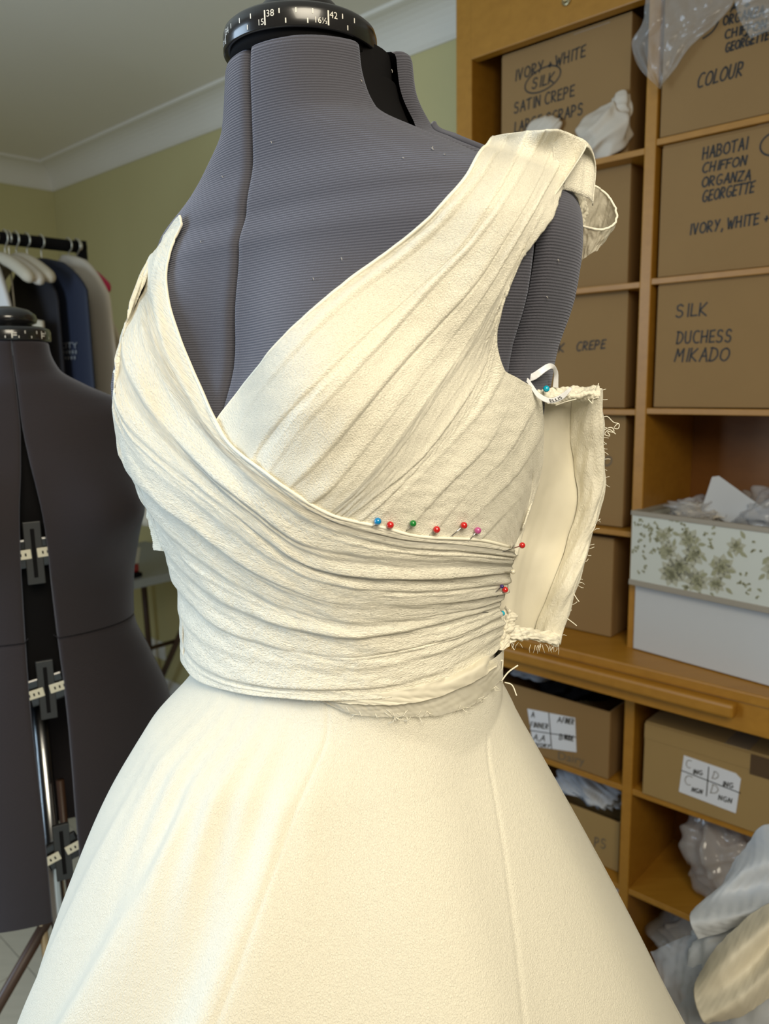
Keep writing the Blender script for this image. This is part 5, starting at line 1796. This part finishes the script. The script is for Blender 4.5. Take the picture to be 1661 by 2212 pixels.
for k, (n, dz, m_, hw) in enumerate(((0.93, 0.0, 'bag_cream', 0.20), (0.955, -0.004, 'bag_pale', 0.20), (0.985, 0.004, 'bag_cream', 0.20), (1.16, -0.008, 'magenta', 0.165))):
    lab = ['cream padded satin hanger, nearest of the three', 'cream padded satin hanger, middle of the three', 'cream padded satin hanger, furthest of the three', 'magenta padded hanger showing past the cream garment bags'][k]
    t = thing('padded_hanger', lab, 'hanger', W(SR, n, ZR), 'padded hangers on the rail')
    xs = np.linspace(-hw, hw, 41)
    pts = np.array([W(SR + x, n, ZR - 0.055 + dz - 0.075 * (abs(x) / hw) ** 1.6) for x in xs])
    rr = 0.017 * np.clip((hw * 1.02 - np.abs(xs)) / 0.02, 0.05, 1) ** 0.5
    tube('padded_arm', pts, rr, M[m_], t, 14)
    hk = [W(SR, n, ZR - 0.055), W(SR, n, ZR - 0.025), W(SR + 0.021, n, ZR - 0.008), W(SR + 0.021, n, ZR + 0.010), W(SR, n, ZR + 0.023), W(SR - 0.021, n, ZR + 0.006)]
    tube('hook', catmull(hk, 26), 0.0022, M['hook'], t, 8)
# printed name on the navy bag
nv_n = 1.055 - 0.0185
VVn, FFn = [], []
for txt, y, hgt, x0, x1 in (('FELICITY', 752, 11, 104, 165), ('IIIIIIIIIII', 764, 6, 104, 163), ('III IIIIII', 776, 5, 106, 161)):
    tv, tf = font_mesh(txt, 1.0)
    a = np.array(on_wall(x0, y + 2, nv_n)); bq = np.array(on_wall(x1, y, nv_n))
    hh = on_wall(x0, y - hgt, nv_n)[1] - a[1]
    b0 = len(VVn)
    for v in tv:
        s_ = a[0] + (bq[0] - a[0]) * v[0] / tv[:, 0].max()
        z_ = a[1] + (bq[1] - a[1]) * v[0] / tv[:, 0].max() + hh * v[1] / 0.73
        cc = max(-1, min(1, (s_ - SR) / 0.245))
        VVn.append(W(s_, 1.055 - 0.018 * 1.14 * (1 - cc * cc) ** 0.4 - 0.001, z_))
    FFn += [tuple(b0 + i for i in f) for f in tf]
mesh('printed_name', VVn, FFn, mat('grey_print', (0.20, 0.20, 0.20), 0.7), navy, smooth=False)

# ------------------------------------------------------------------ table by the long wall
M['table_grey'] = mat('grey_table', (0.30, 0.32, 0.34), 0.5)
tb_ = thing('trestle_table', 'grey-topped folding table against the green wall, behind the second form', 'table', W(-2.8, 1.5, 0))
wbox('tabletop', -3.15, -2.53, 1.10, 1.835, 0.715, 0.748, M['table_grey'], tb_, 0.004)
for n in (1.16, 1.76):
    tube('leg', [W(-2.57, n, 0.71), W(-3.08, n, 0.01)], 0.013, M['stay_dark'], tb_, 10)
    tube('leg', [W(-3.12, n + 0.03, 0.71), W(-3.10, n + 0.03, 0.01)], 0.013, M['stay_dark'], tb_, 10)
tube('crossbar', [W(-2.84, 1.16, 0.36), W(-2.84, 1.79, 0.36)], 0.009, M['stay_dark'], tb_, 10)
ir = thing('small_iron', 'small cream and red iron on the grey table, half hidden by the second form', 'iron', W(-2.62, 1.42, 0.75))
wbox('sole', -2.70, -2.56, 1.38, 1.47, 0.749, 0.765, M['black_dull'], ir, 0.004)
wbox('body', -2.69, -2.57, 1.385, 1.465, 0.765, 0.80, mat('red_plastic', (0.30, 0.01, 0.015), 0.35), ir, 0.008)
hv = [W(-2.70, 1.39, 0.80), W(-2.56, 1.39, 0.80), W(-2.56, 1.46, 0.80), W(-2.70, 1.46, 0.80), W(-2.69, 1.40, 0.82), W(-2.52, 1.40, 0.87), W(-2.52, 1.45, 0.87), W(-2.69, 1.45, 0.82)]
bevel(mesh('handle', hv, BOXF, M['bag_white'], ir, smooth=False), 0.006)

# ------------------------------------------------------------------ heap of white fabric at the lower right
def cloth_thing(name, label, cat, cols, m, seed, ripple, group=None, thick=0.0012, sub=22):
    ctr_ = at_depth(*cols[len(cols) // 2][0][len(cols[0][0]) // 2], float(np.mean(cols[0][1])))
    t = thing(name, label, cat, ctr_, group)
    free_sheet('draped_cloth', cols, m, seed, sub, ripple, 120, thick, t)
    return t


dd = 1.22
cloth_thing('tulle_length', 'pale grey-blue tulle fanning out beside the skirt hem', 'tulle', [
    ([(1660, 1990), (1580, 2010), (1490, 2020), (1405, 2055)], [dd + .10, dd + .10, dd + .11, dd + .13]),
    ([(1640, 2040), (1560, 2070), (1480, 2090), (1425, 2110)], [dd + .07, dd + .05, dd + .09, dd + .10]),
    ([(1640, 2110), (1570, 2140), (1490, 2160), (1440, 2180)], [dd + .09, dd + .08, dd + .06, dd + .09]),
    ([(1680, 2260), (1600, 2280), (1520, 2290), (1450, 2300)], [dd + .06, dd + .05, dd + .05, dd + .06])], M['tulle'], 3, 0.0012, thick=0)
cloth_thing('tulle_length', 'second length of grey-blue tulle, behind the white cloth', 'tulle', [
    ([(1700, 2000), (1600, 2020), (1520, 2030), (1430, 2080)], [dd + .16] * 4),
    ([(1700, 2120), (1600, 2130), (1500, 2150), (1440, 2170)], [dd + .13, dd + .12, dd + .14, dd + .13]),
    ([(1700, 2300), (1600, 2300), (1520, 2300), (1450, 2310)], [dd + .10] * 4)], M['tulle'], 8, 0.0012, thick=0)
cloth_thing('white_cloth', 'cool white cloth with a pointed corner, at the lower right edge', 'cloth', [
    ([(1720, 1770), (1645, 1786), (1622, 1815), (1590, 1855), (1575, 1880)], [dd + .10, dd + .10, dd + .11, dd + .11, dd + .11]),
    ([(1740, 1830), (1680, 1850), (1625, 1865), (1585, 1885), (1556, 1915)], [dd + .03, dd + .03, dd + .04, dd + .06, dd + .09]),
    ([(1740, 1900), (1680, 1910), (1620, 1920), (1560, 1935), (1500, 1962)], [dd + .05, dd + .04, dd + .05, dd + .05, dd + .06]),
    ([(1740, 1945), (1680, 1955), (1620, 1968), (1560, 1982), (1491, 1992)], [dd + .01, dd + .01, dd + .01, dd + .02, dd + .03]),
    ([(1740, 1965), (1680, 1972), (1620, 1988), (1560, 2014), (1508, 2029)], [dd + .03, dd + .03, dd + .03, dd + .035, dd + .04])], M['cloth_white'], 5, 0.0006)
cloth_thing('cream_cloth', 'folded ivory cloth curling over in front of the white cloth', 'cloth', [
    ([(1740, 1935), (1661, 1952), (1600, 1995), (1545, 2050), (1512, 2105)], [dd - .01, dd - .01, dd - .01, dd, dd + .02]),
    ([(1740, 1970), (1670, 1990), (1620, 2030), (1560, 2080), (1500, 2130)], [dd - .05, dd - .05, dd - .045, dd - .04, dd]),
    ([(1740, 2020), (1680, 2030), (1630, 2080), (1570, 2130), (1502, 2165)], [dd - .035, dd - .035, dd - .03, dd - .03, dd - .01]),
    ([(1740, 2080), (1680, 2080), (1640, 2120), (1590, 2165), (1518, 2205)], [dd - .06, dd - .06, dd - .05, dd - .04, dd - .02]),
    ([(1740, 2130), (1690, 2140), (1640, 2170), (1600, 2195), (1530, 2210)], [dd - .02, dd - .02, dd - .02, dd - .01, dd])], M['cloth_cream'], 9, 0.0004)
q = at_depth(1640, 2150, dd + .13)
tag(lump('fabric_bundle', q, (0.10, 0.09, 0.11), 61, M['cloth_white'], None, 0.25, 2.2, loc=q), 'bundled white fabric under the draped cloths at the lower right', 'cloth')
# added stool, out of view: made up so the heap rests on something
st = thing('added_stool', 'added low wooden stool, unseen support put under the fabric heap', 'stool', (q[0], q[1], 0))
ztop = float(q[2]) - 0.13
lathe('seat', [(0.13, ztop - 0.03), (0.135, ztop - 0.02), (0.135, ztop - 0.005), (0.13, ztop)], (q[0], q[1], 0), M['stay_wood'], st, 40)
for k in range(4):
    a = k * math.pi / 2 + 0.4
    tube('leg', [(q[0] + 0.13 * math.cos(a), q[1] + 0.13 * math.sin(a), 0.0), (q[0] + 0.09 * math.cos(a), q[1] + 0.09 * math.sin(a), ztop - 0.025)], 0.013, M['stay_wood'], st, 10)
